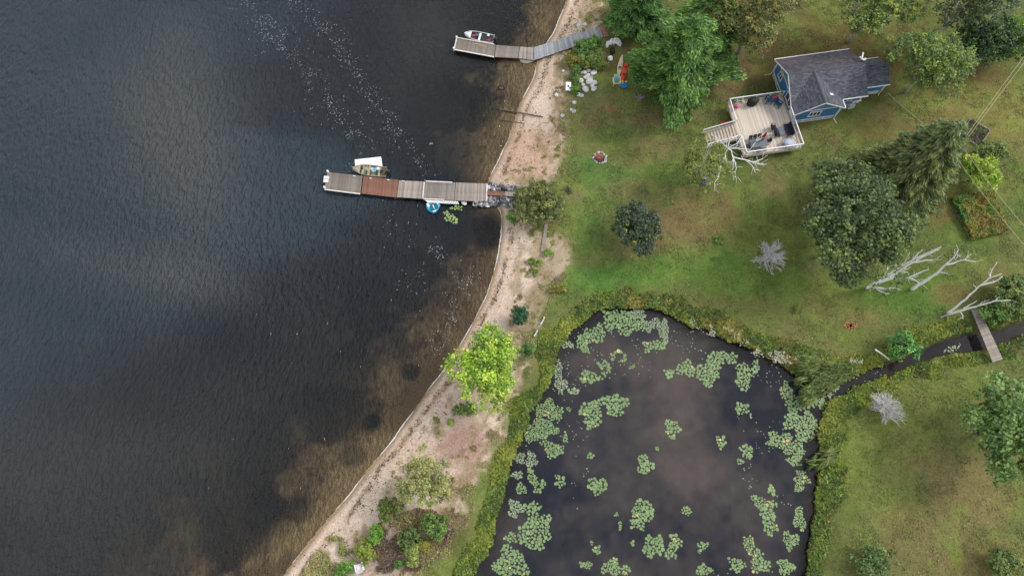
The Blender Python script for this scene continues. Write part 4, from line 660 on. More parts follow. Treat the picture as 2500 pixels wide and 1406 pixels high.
secs = [((799, 421), (885, 430), (880, 472), (792, 460), 'plank_brown', 27), ((887, 430), (973, 440), (968, 482), (882, 472), 'plank_rust', 27), ((974, 441), (1036, 444), (1031, 485), (969, 481), 'plank_grey', 20), ((1038, 443), (1112, 446), (1108, 489), (1033, 486), 'plank_dk', 24), ((1113, 446), (1189, 449), (1189, 492), (1109, 489), 'plank_grey', 25)]
for i, (a, b, c, d, m, n) in enumerate(secs):
    z = .55+.012*i; q = Q(z, a, b, c, d); planks(d2, q, m, n); frame(d2, q)
    posts(d2, [q[0]*.97+q[3]*.03, q[1]*.97+q[2]*.03, q[3]*.97+q[0]*.03], -1.2, z-.06)
edgeboard(d2, *Q(.56, (793, 463), (879, 474))); edgeboard(d2, *Q(.62, (1040, 443), (1104, 446))); edgeboard(d2, *Q(.62, (1034, 486), (1085, 488)), w=.12); edgeboard(d2, *Q(.62, (1036, 445), (1032, 485)), w=.14); edgeboard(d2, *Q(.64, (1189, 450), (1188, 491)), w=.2)
mb = MB()
for x, y in ((801, 420), (793, 459)): p = G(x, y, .6)-d2.location; mb.tube([p-Vector((0, 0, .3)), p+Vector((0, 0, .35))], .14, 10)
for x, y in ((865, 430), (905, 436), (948, 440), (985, 443)): p = G(x, y, .6)-d2.location; mb.box(p+Vector((0, 0, .04)), (.34, .09, .06), -.1)
mb.build('post_cap', M['white'], d2)
mb = MB()
for x, y in ((797, 434), (796, 442)): p = G(x, y, .55)-d2.location; mb.box(p, (.7, .45, .18), -.1)
mb.build('step', M['hullwhite'], d2)
# gangway on the rock crib
gw = empty('gangway', G(1228, 471, .8)); tag(gw, 'narrow board walk over the rock crib, brown then grey', 'walkway')
planks(gw, Q(.82, (1190, 466), (1232, 468), (1232, 478), (1190, 476)), 'plank_rust', 18); planks(gw, Q(.82, (1233, 468), (1268, 471), (1268, 481), (1233, 478)), 'plank_grey', 15); frame(gw, Q(.8, (1190, 466), (1268, 471), (1268, 481), (1190, 476)), inset=.05)
# slatted white swim ramp hanging on the dock side
rk = empty('swim_ladder', G(1078, 491, .5)); tag(rk, 'white slatted rack hanging along the dock above the pedal boat', 'ladder'); A_, B_, C_, D_ = Q(.52, (1036, 488), (1118, 492), (1121, 498), (1044, 494))
for i in range(19): t = (i+.5)/19; p = A_.lerp(B_, t); q = D_.lerp(C_, t); mb = MB(); mb.box((0, 0, 0), ((q-p).length, .13, .04)); mb.build('slat', M['white'], rk, loc=(p+q)/2-rk.location, rot=(0, 0, math.atan2((q-p).y, (q-p).x)))
for p, q in ((A_, B_), (D_, C_)): v = q-p; mb = MB(); mb.box((0, 0, 0), (v.length, .06, .06)); mb.build('rail', M['whiteedge'], rk, loc=(p+q)/2-rk.location-Vector((0, 0, .06)), rot=(0, 0, math.atan2(v.y, v.x)))
d1 = empty('dock', G(1250, 125, 0)); tag(d1, 'bent pier whose long silver grey ramp crosses the beach beside the firewood and kayaks', 'dock')
for a, b, c, d, m, n, z, z2 in [((1114, 93), (1210, 110), (1206, 139), (1108, 121), 'plank_brown', 34, .6, .6), ((1211, 111), (1269, 115), (1264, 142), (1207, 139), 'plank_dk', 21, .6, .6), ((1270, 115), (1301, 117), (1303, 147), (1265, 142), 'plank_grey', 12, .6, .62), ((1302, 117), (1462, 67), (1473, 90), (1304, 147), 'plank_blue', 62, .62, .95)]:
    q = [G(*a, z), G(*b, z2), G(*c, z2), G(*d, z)]; planks(d1, q, m, n); frame(d1, q)
    posts(d1, [q[0]*.97+q[3]*.03, q[3]*.97+q[0]*.03], -1.2, z-.06)
edgeboard(d1, *Q(.62, (1110, 122), (1206, 140)), w=.18); edgeboard(d1, *Q(.62, (1117, 93), (1206, 109)), w=.12); edgeboard(d1, *Q(.62, (1115, 94), (1109, 120)), w=.14)
mb = MB()
for x, y in ((1115, 93), (1108, 120)): p = G(x, y, .62)-d1.location; mb.tube([p-Vector((0, 0, .3)), p+Vector((0, 0, .3))], .13, 10)
mb.build('post_cap', M['white'], d1)
o = MB(); [o.box((0, 0, i*.03), (1.3, .09, .03), .05*i) for i in range(2)]; M['yellow'] = mat('yellow_wood', C(215, 180, 110), .6); p = G(1170, 110, .64); oo = o.build('paddle', M['yellow'], None, loc=p, rot=(0, 0, -.33)); tag(oo, 'pale yellow paddle lying on the pier beside the white boat', 'paddle')
# paving at the head of the ramp
pv = empty('brick_pad', GG(1479, 80)); tag(pv, 'small pinkish brick pad at the upper end of the pier ramp', 'paving'); M['brick'] = mat('pink_brick', C(168, 122, 112), .9, .2, 5, rnd=.2); bmh = pydata('brick', *_unit(), M['brick'])
va = G(1463, 68, .9); vb = G(1472, 64, .9); vc = G(1487, 88, .9); vd = G(1475, 92, .9)
for i in range(9):
    for j in range(4): u, v = (i+.5)/9, (j+.5)/4; p = (va*(1-v)+vb*v)*(1-u)+(vd*(1-v)+vc*v)*u; obj('brick', bmh, pv, p-pv.location, (0, 0, -1.0), (.23, .16, .08))
# footbridge
fb = empty('footbridge', GG(2410, 818, 0)); tag(fb, 'narrow grey plank footbridge over the creek near the right edge', 'bridge')
q = Q(1.3, (2372, 757), (2390, 753), (2448, 876), (2424, 884)); planks(fb, [q[0], q[3], q[2], q[1]], 'plank_grey', 58, gap=.16); frame(fb, [q[0], q[3], q[2], q[1]], inset=.15)
# ------------------------------------------------------------------ boats
def boat(px, py, L_, W_, ang, hull, floor, label, gear, z=.12):
    p = G(px, py, .2); e = empty('motor_boat', (p[0], p[1], 0), ang); tag(e, label, 'boat')   # bow points +x
    def ring(x, hw, z0, z1, f, ins=0): return [(x, -hw*f, z1), (x, -hw*.8*f, z0+.08), (x, -hw*.45*f, z0), (x, hw*.45*f, z0), (x, hw*.8*f, z0+.08), (x, hw*f, z1)]
    xs = [-.5, -.35, -.1, .12, .28, .40, .47, .5]; fs = [.86, .95, 1, .96, .80, .52, .24, .03]
    mb = MB(); outr = [ring(x*L_, W_/2, -.12+max(0, x-.3)*.8, .42+max(0, x)*.35, f) for x, f in zip(xs, fs)]; mb.loft(outr, closed=False, cap=False)
    inr = [ring(x*L_*.965+(-.01 if x > .4 else 0), W_/2-.07, .02+max(0, x-.3)*.8, .42+max(0, x)*.35, f) for x, f in zip(xs, fs)]; inr[0] = [(a+.05, b, c) for a, b, c in inr[0]]
    mb.loft(inr, 1, closed=False, cap=False)
    for i in range(len(xs)-1):
        for k in (0, 5): mb.add([outr[i][k], outr[i+1][k], inr[i+1][k], inr[i][k]], [(0, 1, 2, 3)], 0)
    mb.add(outr[0], [tuple(range(6))]); mb.add(inr[0], [tuple(range(6))]); mb.build('hull', [M[hull], M[floor]], e)
    mb = MB(); xs2 = [(-.5, .86), (-.35, .95), (-.1, 1), (.12, .96), (.28, .8), (.4, .52), (.47, .24), (.505, .03)]
    for s_ in (-1, 1): mb.tube([(x*L_, s_*f*(W_/2-.02), .44+max(0, x)*.35) for x, f in xs2], .045, 6)
    mb.build('gunwale', M[hull], e)
    mb = MB(); mb.prism([(.28*L_, -W_*.36, .53), (.49*L_, 0, .585), (.28*L_, W_*.36, .53)], (0, 0, .03)); mb.build('bow_deck', M[hull], e)
    for x in gear['thwarts']: MB().box((x*L_, 0, .34), (.32, W_*.86, .06)).build('bench', M[hull if gear.get('hb') else floor], e)
    m = MB(); m.box((-.5*L_-.12, 0, .45), (.22, .2, .35)); m.build('motor_bracket', M['charcoal'], e)
    m = MB(); m.box((-.5*L_-.32, 0, .72), (.46, .34, .3), taper=.75).box((-.5*L_-.3, 0, .3), (.16, .12, .8)); m.build('outboard_motor', M['charcoal'], e); MB().tube([(-.5*L_-.1, 0, .8), (-.5*L_+.35, .12, .82)], .03, 6).build('tiller', M['charcoal'], e)
    return e
an1 = math.atan2((G(1133, 84, 0)-G(1208, 98, 0)).y, (G(1133, 84, 0)-G(1208, 98, 0)).x)
b1 = boat(1170, 92, 4.5, 1.65, an1, 'hullwhite', 'hullfloor', 'white open aluminium boat moored against the bent pier', dict(thwarts=(-.02,), hb=1))
MB().box((.17*4.5, .12, .48), (.34, .34, .2)).build('fuel_can', M['redp'], b1); MB().box((-.34*4.5, .42, .4), (.4, .25, .25)).build('fuel_can', M['redp'], b1)
mb = MB()
for i in range(4): mb.lathe((-.31*4.5+.12*(i % 2), -.42-.1*(i//2), .45+.03*i), [(.05, 0), (.13, .02), (.13, .06), (.05, .08)], 10)
mb.build('life_ring', M['white'], b1); MB().box((.06*4.5, -.3, .3), (.7, .5, .12)).build('seat_pad', M['hullfloor'], b1); MB().box((-.15*4.5, 0, .12), (1.7, .9, .05)).build('floor_mat', M['charcoal'], b1)
an2 = math.atan2((G(867, 414, 0)-G(943, 422, 0)).y, (G(867, 414, 0)-G(943, 422, 0)).x)
b2 = boat(903, 418, 4.7, 1.75, an2, 'hullbeige', 'beigefloor', 'beige fishing boat with outboard motor moored against the long dock', dict(thwarts=(-.3, .02, .2), hb=1))
M['cyan'] = mat('cyan_plastic', C(120, 190, 215), .4, .1); M['orange'] = mat('orange_plastic', C(225, 150, 50), .5, .1); M['greenp'] = mat('green_plastic', C(70, 160, 140), .5); M['maroon'] = mat('maroon_fabric', C(90, 30, 45), .8); M['bluep'] = mat('blue_plastic', C(20, 120, 200), .4, .1); M['yellowp'] = mat('yellow_plastic', C(235, 205, 50), .5); M['orangek'] = mat('orange_hull', C(225, 85, 48), .45, .12); M['cream'] = mat('cream_paint', C(225, 205, 175), .6, .08)
MB().lathe((-.13*4.7, -.05, .42), [(.16, 0), (.30, .03), (.33, .1), (.28, .16), (.16, .12), (.1, .05)], 16).build('landing_net', M['cyan'], b2); MB().lathe((-.24*4.7, -.38, .42), [(.2, 0), (.26, .08), (.2, .16)], 12).build('bucket', M['hullwhite'], b2)
MB().box((.06*4.7, -.1, .44), (.12, 1.2, .06), .35).build('oar', M['orange'], b2); MB().box((.12*4.7, .0, .42), (.12, 1.1, .06), -.1).build('fishing_rod', M['greenp'], b2); MB().box((.25*4.7, -.18, .45), (.35, .3, .14), .3).build('life_jacket', M['maroon'], b2); MB().box((-.36*4.7, .0, .4), (.35, .5, .1)).build('seat_pad', M['black'], b2); MB().box((-.27*4.7, .1, .18), (.6, .35, .3)).build('tackle_box', M['charcoal'], b2)
# floating white mat behind the beige boat
q = [G(866, 390, .1), G(930, 383, .1), G(934, 410, .1), G(868, 418, .1)]; mb = MB(); mb.prism(q, (0, 0, -.14)); M['foam'] = mat('white_foam', (.93, .93, .93), .6, .03); tag(mb.build('swim_mat', M['foam']), 'bright white floating mat on the lake side of the beige boat', 'float')
# pedal boat
pb = empty('pedal_boat', G(1058, 505, 0), R(20)); tag(pb, 'small rounded turquoise pedal boat beside the long dock', 'pedal boat')
outl = [(math.cos(a)*(1-.12*math.cos(2*a+.3)), math.sin(a)*(.92+.2*math.cos(a*1.5-1.3))) for a in [2*math.pi*k/20 for k in range(20)]]
outl = [(-.05, 1.0), (.35, .98), (.75, .72), (1.0, .35), (1.03, 0), (.9, -.3), (.5, -.72), (.1, -1.0), (-.15, -1.08), (-.4, -.98), (-.75, -.6), (-.95, -.2), (-.95, .25), (-.8, .6), (-.45, .9)]
mb = MB(); mb.loft([[(x*.9, y*.9, -.1) for x, y in outl], [(x, y, .1) for x, y in outl], [(x*.97, y*.97, .32) for x, y in outl], [(x*.86, y*.86, .36) for x, y in outl]]); M['turq'] = mat('turquoise_hull', C(62, 168, 200), .35, .1); mb.build('hull', M['turq'], pb, True)
M['turqd'] = mat('dark_turquoise', C(18, 104, 134), .5, .1)
for x, y, w_, h_, r_ in ((-.28, -.1, .5, .62, 0), (.34, .0, .5, .62, 0)): MB().box((x, y, .37), (w_, h_, .05)).build('footwell', M['turqd'], pb); MB().box((x, y-.5, .43), (w_, .26, .14)).build('seat', M['turqd'], pb)
for x, y, w_, h_, r_ in ((-.62, .3, .28, .6, .1), (.02, -.2, .12, .9, 0), (.72, .2, .2, .5, -.3), (.05, .62, .9, .22, 0), (-.1, -.86, .5, .12, 0)): MB().box((x, y, .375), (w_, h_, .05), r_).build('trim', M['white'], pb)
MB().box((.03, .3, .42), (.1, .3, .1)).build('steering_handle', M['charcoal'], pb)
# kayaks
def kayak(name, a, b, W_, m, label, flat=.25, cock=()):
    pa, pb_ = GG(*a, .0), GG(*b, .0); c = (pa+pb_)/2; v = pb_-pa; L_ = v.length; e = empty(name, (c[0], c[1], ground_z(c[0], c[1])+.02), math.atan2(v.y, v.x)); tag(e, label, 'kayak'); mb = MB(); rings = []
    for i in range(11): t = i/10; x = (t-.5)*L_; f = max(.03, math.sin(math.pi*min(.985, max(.015, t)))**.62); rings.append([(x, math.cos(q)*W_/2*f, flat*.5+math.sin(q)*flat*(.35+.65*f)*.6+.12*(abs(t-.5)*2)**3) for q in [2*math.pi*k/12 for k in range(12)]])
    mb.loft(rings); mb.build('hull', M[m], e, True)
    for x, l in cock: MB().lathe((x*L_, 0, flat*.92), [(.30, 0), (.34, .05), (.27, .07), (.22, .02)], 14, sx=l, sy=.75).build('cockpit', M['charcoal'] if m != 'orangek' else M['redp'], e); MB().box((x*L_-.1, 0, flat*1.0), (.3, .3, .06)).build('seat', M['charcoal'], e)
    return e
kayak('kayak', (1519, 137), (1509, 190), .80, 'cream', 'pale cream kayak lying beside the orange one by the pine', cock=((.12, 1),)); kayak('kayak', (1531, 151), (1517, 205), .85, 'orangek', 'bright orange kayak half under the tall pine', cock=((-.18, 1), (.15, 1)))
kayak('paddle_board', (1513, 188), (1518, 210), .5, 'hullwhite', 'short pale board resting between the kayaks and the blue table', flat=.14)
def adirondack(loc, rz, m, label, group=None, mback=None):
    e = empty('garden_chair', loc, rz); tag(e, label, 'chair', group); mb = MB()
    for i in range(5): mb.box((-.24+.12*i, -.05, .36+.0*i), (.105, .55, .03), rx=-.12)
    mb.build('seat', M[m], e); mb = MB()
    for i in range(5): mb.box((-.24+.12*i, .34, .66), (.105, .03, .72-.05*abs(i-2)), rx=-.42)
    mb.build('backrest', M[mback or m], e)
    for s_ in (-1, 1): MB().box((s_*.36, -.02, .56), (.13, .75, .03)).build('armrest', M[m], e); MB().box((s_*.33, -.33, .28), (.05, .09, .56)).build('leg', M[m], e); MB().box((s_*.33, .3, .27), (.05, .09, .54)).build('leg', M[m], e)
    return e
p = GG(1504, 205); ch = adirondack(p, R(170)+math.pi-.2, 'cream', 'cream wooden garden chair with a pale towel, below the cream kayak'); ch.rotation_euler.z = 0.05
ch.scale = (1.4,)*3; tw = MB(); tw.box((0, .3, .98), (.62, .34, .05), rx=-.1).box((0, .22, .75), (.6, .04, .5), rx=-.42); tag(tw.build('towel', M['cyan'], None, loc=ch.location+Vector((0, .1, .1)), rot=(0, 0, .05)), 'pale turquoise towel hung over the cream chair', 'towel')
tg = MB(); tg.box((0, 0, .62), (.5, .3, .08), .4).box((.1, -.1, .64), (.2, .25, .1), -.3); tag(tg.build('clothes', M['greenp'], None, loc=ch.location), 'green patterned clothes heaped on the cream chair', 'clothes')
p = GG(1521, 213); tb = empty('side_table', p); tag(tb, 'round blue plastic table with yellow things on it, beside the orange kayak', 'table'); MB().lathe((0, 0, .5), [(.5, 0), (.56, .03), (.56, .08), (.5, .09)], 20).build('table_top', M['bluep'], tb)
for k in range(4): a = k*math.pi/2+.5; MB().tube([(math.cos(a)*.35, math.sin(a)*.35, .5), (math.cos(a)*.45, math.sin(a)*.45, 0)], .03, 6).build('leg', M['bluep'], tb)
mb = MB()
for k in range(7): mb.box((rng.uniform(-.4, .4), .28+rng.uniform(-.2, .25), .66+.02*k), (.34, .09, .06), rng.uniform(-1, 1.6))
tag(mb.build('toys', M['yellowp'], None, loc=p), 'bright yellow beach toys on the blue table', 'toys')
# white slab on the sand
sb = empty('white_bench', GG(1387, 216)); tag(sb, 'small white rectangular slab table with a dark knob, on the sand edge', 'table'); s = pxr(1387, 216, .5); MB().box((0, 0, .45), (12.5*s, 24*s, .09), -.05).build('slab', M['foam'], sb); MB().lathe((0, 0, .5), [(.16, 0), (.12, .08), (.02, .1)], 10).build('knob', M['charcoal'], sb)
for y_ in (-.9*.5, .9*.5): MB().box((0, y_, .2), (.5, .12, .4)).build('leg', M['found'], sb)
# firewood rounds
fw = empty('firewood_stack', GG(1497, 117)); tag(fw, 'curved stack of white painted split logs with dark gaps, beside the pine', 'firewood'); rr = random.Random(3); M['birchend'] = mat('pale_log', (.80, .79, .80), .8, .15, 6, rnd=.15); lg = MB().tube([(-.5, 0, 0), (.5, 0, 0)], .5, 7); lgm = pydata('log', lg.V, lg.F, M['birchend'])
for i in range(90):
    t = rr.random(); x = 1480+36*t; y = 117-13*math.sin(t*2.4+.2)+rr.uniform(-3, 4); p = GG(x, y); sz = rr.uniform(.18, .3); obj('log', lgm, fw, p-fw.location+Vector((0, 0, .12+.3*rr.random())), (0, rr.uniform(-.1, .1), math.pi/2+rr.uniform(-.5, .5)-.3), (rr.uniform(.4, .75), sz, sz))
o = MB(); o.lathe((0, 0, 0), [(.35, 0), (.38, .3), (.3, .55), (.1, .6)], 12, sy=1.6); tag(o.build('chopping_stump', M['black'], None, loc=GG(1495, 127)), 'black covered stump in front of the white firewood', 'stump')
# fire pit
fp = empty('fire_pit', GG(1464, 386)); tag(fp, 'ring of pale stones round reddish ash on the lawn', 'fire pit'); M['ash'] = mat('ash', C(74, 58, 58), .95, .5, 6); M['ashred'] = mat('burnt_clay', C(150, 100, 80), .95, .2, 4); M['stonew'] = mat('pale_stone', (.40, .38, .34), .85, .2, 5, rnd=.3)
MB().lathe((0, 0, 0), [(.85, .02), (.8, .07), (.3, .05)], 18).build('ash_bed', M['ash'], fp); MB().lathe((-.05, .25, .03), [(.5, 0), (.42, .12), (.1, .18)], 12, sx=1.2).build('clay', M['ashred'], fp); RW = [rock_mesh(40+i, 1, .6, .25, 'stonew') for i in range(4)]; rr = random.Random(9)
for i in range(19): a = i*2*math.pi/19+rr.uniform(-.1, .1); s = rr.uniform(.2, .46); q = rr.uniform(.8, .98); obj('stone', RW[i % 4], fp, (math.cos(a)*q, math.sin(a)*q, .1), (0, 0, rr.random()*6), (s*1.2, s, s*.8))
for i in range(3): MB().tube([(-.75+.3*i, -.05+.12*i, .15), (.1+.1*i, .45-.25*i, .22)], .05, 6).build('charred_log', M['redp'] if i == 0 else M['bark'], fp)
# planks, logs and sticks on the beach
def stick(name, a, b, w_, label, cat, m='plank_grey', h=.08, round_=False, dz=.05, taper=1):
    p, q = GG(*a, dz), GG(*b, dz); c = (p+q)/2; v = q-p; mb = MB()
    if round_: mb.tube([(-v.length/2, 0, 0), (0, .04, .02), (v.length/2, 0, 0)], [w_/2, w_/2*(1+taper)/2, w_/2*taper], 7)
    else: mb.box((0, 0, 0), (v.length, w_, h))
    return tag(mb.build(name, M[m], None, loc=c, rot=(0, -math.asin(v.z/v.length), math.atan2(v.y, v.x))), label, cat)
stick('beam', (1334, 548), (1324, 616), .45, 'long pale grey beam lying on the sand below the willow bush', 'beam', 'plank_grey', .16); stick('beam', (1094, 1112), (1068, 1140), .36, 'short grey beam on the reddish sand beside the thin tree', 'beam', 'plank_grey', .14)
stick('stick', (929, 1349), (962, 1368), .12, 'straight brown pole in the dead brush patch', 'pole', 'timber', round_=True); stick('log', (1329, 774), (1320, 792), .2, 'grey driftwood log in the rough grass above the cedar', 'log', 'birchbark', round_=True, dz=.3); stick('log', (1312, 806), (1304, 820), .2, 'grey driftwood log just below the other one by the cedar', 'log', 'birchbark', round_=True, dz=.3)
stick('drift_pole', (1222, 268), (1326, 286), .2, 'long dark waterlogged pole running from the sand into the bay', 'pole', 'bark', round_=True, dz=.06, taper=.7); stick('drift_pole', (1218, 292), (1280, 302), .13, 'thinner dark pole in the shallow water below the longer one', 'pole', 'bark', round_=True, dz=.04, taper=.5)
stick('log', (2137, 853), (2172, 878), .22, 'white broken birch trunk leaning in the creek bank growth', 'log', 'deadwood', round_=True, dz=1.3, taper=.5); stick('log', (2296, 775), (2318, 768), .2, 'brown rotten log at the foot of the leaning dead birches', 'log', 'greytwig', round_=True, dz=.15)
stick('plank', (1563, 505), (1577, 522), .8, 'grey board leaning under the round lawn tree', 'board', 'plank_grey', .08, dz=1.2)
for i, (x, y, lb) in enumerate([(1385, 467, 'brown root pile at the lawn edge right of the willow bush'), (1560, 240, 'dead twig pile at the foot of the tall pine'), (1052, 350, 'yellow scrap of weed floating in the bay')]):
    b = GG(x, y); mb = MB(); rr = random.Random(i)
    for k in range(22 if i < 2 else 4): a = rr.uniform(0, 6.28); q = rr.uniform(.2, .9)*(1 if i < 2 else .35); mb.tube([(rr.uniform(-.3, .3), rr.uniform(-.3, .3), .05), (math.cos(a)*q, math.sin(a)*q, rr.uniform(.05, .5 if i < 2 else .06))], .035, 4)
    tag(mb.build('twig_pile' if i < 2 else 'floating_weed', M['bark' if i == 0 else 'greytwig' if i == 1 else 'yellow'], None, loc=b), lb, 'twigs' if i < 2 else 'weed')
wc = adirondack(GG(880, 1384), R(200), 'white', 'small white chair on the sand at the bottom edge'); wc.scale = (1.2,)*3
mb = MB()
for k in range(46): a = rng.uniform(0, 6.28); q = rng.uniform(0, .75)**.8; mb.box((math.cos(a)*q, math.sin(a)*q*.7, .04), (.32, .12, .03), rng.uniform(0, 3))
M['orangeleaf'] = mat('orange_bark', C(196, 132, 98), .8, .2); tag(mb.build('orange_shavings', M['orangeleaf'], None, loc=GG(2076, 795)), 'scattered orange wood chips on the lawn above the creek bush', 'wood chips')
# ------------------------------------------------------------------ house
HA = R(9.2); H0 = Vector((38.1, 64.52, 0)); HM = Matrix.Translation(H0) @ Matrix.Rotation(HA, 4, 'Z')
hs = empty('house', H0, HA); tag(hs, 'blue clapboard cottage with dark shingled cross gable roof and white trim', 'house')
def toL(p): return HM.inverted() @ Vector(p)
GR, FT, EV, RG = .7, 1.75, 3.9, 5.9
W0, W1, NY, SY, CX1, CY = .25, 10.5, -.45, -7.6, 6.7, -9.1     # wall lines
def wall(pts, off, m='blue', name='wall', parent=hs): return MB().prism(pts, off).build(name, M[m], parent)
def rz(y): return EV+(RG-EV)*(1-abs(y+4.07)/4.0)    # main roof height over y
def lvl(a, b, z0, z1): return [(*a, z0), (*b, z0), (*b, z1), (*a, z1)]
T_ = .18
# foundation
for a, b, off in [((W0+.06, NY-.06), (W0+.06, CY+.06), (T_, 0, 0)), ((W0+.06, CY+.06), (CX1-.06, CY+.06), (0, T_, 0)), ((CX1-.06, CY+.06+T_), (CX1-.06, SY), (-T_, 0, 0)), ((CX1, SY+.06), (W1, SY+.06), (0, T_, 0)), ((W1-.06, SY+.06), (W1-.06, NY), (-T_, 0, 0)), ((W0+.3, NY-.06), (W1-.3, NY-.06), (0, -T_, 0))]: wall(lvl(a, b, GR-.3, FT), off, 'found', 'foundation_wall')
# walls
wall([(W0, NY, FT), (W0, CY, FT), (W0, CY, EV-.1), (W0, NY, EV-.1)], (T_, 0, 0)); wall([(W0+.02, NY-.2, EV-.05), (W0+.02, SY-.05, EV-.05), (W0+.02, -4.07, RG-.25)], (T_, 0, 0), 'bluepale', 'gable')
wall([(W0+T_, CY, FT), (CX1, CY, FT), (CX1, CY, EV-.1), (W0+T_, CY, EV-.1)], (0, T_, 0)); wall([(W0+.3, CY+.02, EV-.05), (CX1-.1, CY+.02, EV-.05), (3.45, CY+.02, RG-.3)], (0, T_, 0), 'bluepale', 'gable')
wall(lvl((CX1, CY+T_), (CX1, SY), FT, EV-.1), (-T_, 0, 0)); wall(lvl((CX1, SY), (W1, SY), FT, EV-.1), (0, T_, 0)); wall(lvl((W1, SY+T_), (W1, NY-T_), FT, EV-.1), (-T_, 0, 0)); wall(lvl((W0+T_, NY), (W1, NY), FT, EV-.1), (0, -T_, 0)); wall([(W1-.02, NY-.2, EV-.05), (W1-.02, SY-.05, EV-.05), (W1-.02, -4.07, RG-.25)], (-T_, 0, 0), 'bluepale', 'gable')
# white corner boards, bands, sill line
tm = [((W0-.03, NY+.02), FT-.02, EV-.12), ((W0-.03, CY-.03), FT-.02, EV-.12), ((CX1+.02, CY-.03), FT-.02, EV-.12), ((CX1+.02, SY-.03), FT-.02, EV-.12), ((W1+.02, SY-.03), FT-.02, EV-.12)]
for (x, y), z0, z1 in tm: MB().box((x, y, (z0+z1)/2), (.17, .17, z1-z0)).build('corner_board', M['white'], hs)
for a, b in [((W0-.04, NY), (W0-.04, CY)), ((W0, CY-.04), (CX1, CY-.04))]:
    for z, w_ in ((EV-.06, .13), (FT-.03, .07)): v = Vector((*b, 0))-Vector((*a, 0)); MB().box(((a[0]+b[0])/2, (a[1]+b[1])/2, z), (v.length, .07, w_), math.atan2(v.y, v.x)).build('trim_band', M['white'], hs)
# roof slopes
O = {'rw': (-.3, -4.07, RG), 'rm': (3.4, -4.07, RG), 're': (10.9, -4.07, RG), 'nw': (-.3, 0, EV), 'ne': (10.9, 0, EV), 'v1': (-.3, -8.05, EV), 'v2': (7.1, -8.05, EV), 'se': (10.9, -8.05, EV), 'cs': (3.4, -9.5, RG), 'cw': (-.3, -9.5, EV), 'ce': (7.1, -9.5, EV)}
for k, m in (('nw rw re ne', 'roofn'), ('rw v1 rm', 'roofx'), ('rm v2 se re', 'roofx'), ('rm v1 cw cs', 'roofy'), ('rm cs ce v2', 'roofy')): MB().prism([O[i] for i in k.split()], (0, 0, -.13)).build('roof_slope', M[m], hs)
mb = MB()
cap_n = 34
M['ridgecap'] = mat('ridge_cap', C(92, 94, 104), .85, .2, 4, rnd=.15); cm_ = pydata('ridge_cap', *(lambda b: (b.V, b.F))(MB().add([(-.5, -.5, -.25), (.5, -.5, -.25), (.5, 0, .1), (-.5, 0, .1), (.5, .5, -.25), (-.5, .5, -.25)], [(0, 1, 2, 3), (3, 2, 4, 5)])), M['ridgecap'])
for i in range(cap_n): obj('ridge_cap', cm_, hs, (-.15+i*10.9/cap_n, -4.07, RG+.02), (0, 0.02, 0), (.31, .34, .28))
for i in range(17): obj('ridge_cap', cm_, hs, (3.4, -4.3-i*5.2/17, RG+.02), (0, 0, math.pi/2), (.3, .34, .28))
# fascia, rakes, gutters
def bar(name, a, b, w_, h_, m='white', parent=hs, dz=0):
    a, b = Vector(a), Vector(b); v = b-a; mb = MB(); mb.box((0, 0, 0), (v.length, w_, h_)); return mb.build(name, M[m], parent, loc=(a+b)/2+Vector((0, 0, dz)), rot=(0, -math.asin(max(-1, min(1, v.z/v.length))), math.atan2(v.y, v.x)))
bar('gutter', (-.3, .06, EV), (10.9, .06, EV), .12, .12, dz=-.04); bar('gutter', (7.2, -8.12, EV), (10.9, -8.12, EV), .12, .12, dz=-.04)
bar('gutter', (-.36, -8.1, EV), (-.36, -9.5, EV), .1, .12, dz=-.04); bar('gutter', (7.16, -8.2, EV), (7.16, -9.5, EV), .12, .12, dz=-.04)
for a, b in (('nw', 'rw'), ('v1', 'rw')): bar('rake_board', Vector(O[a])-Vector((.02, 0, 0)), Vector(O[b])-Vector((.02, 0, 0)), .05, .16, dz=-.09)
for a, b in (('cw', 'cs'), ('ce', 'cs')): bar('rake_board', Vector(O[a])-Vector((0, .02, 0)), Vector(O[b])-Vector((0, .02, 0)), .05, .16, dz=-.09)
for a, b in (('ne', 're'), ('se', 're')): bar('rake_board', Vector(O[a])-Vector((.06, 0, 0)), Vector(O[b])-Vector((.06, 0, 0)), .05, .16, dz=-.22)
# downspouts
def pipe(pts, name='downspout'): MB().tube(pts, .055, 6).build(name, M['white'], hs)
pipe([(-.25, .0, EV-.1), (W0-.1, NY+.1, EV-.5), (W0-.1, NY+.1, GR+.25), (W0-1.1, NY+.15, GR+.12)]); pipe([(CX1+.3, CY-.1, EV-.1), (CX1+.1, CY-.12, EV-.45), (CX1+.1, CY-.12, GR+.3), (CX1+.45, CY-1.1, GR+.1)]); pipe([(-.3, CY-.2, EV-.1), (W0-.12, CY-.12, EV-.45), (W0-.12, CY-.12, 2.2)])
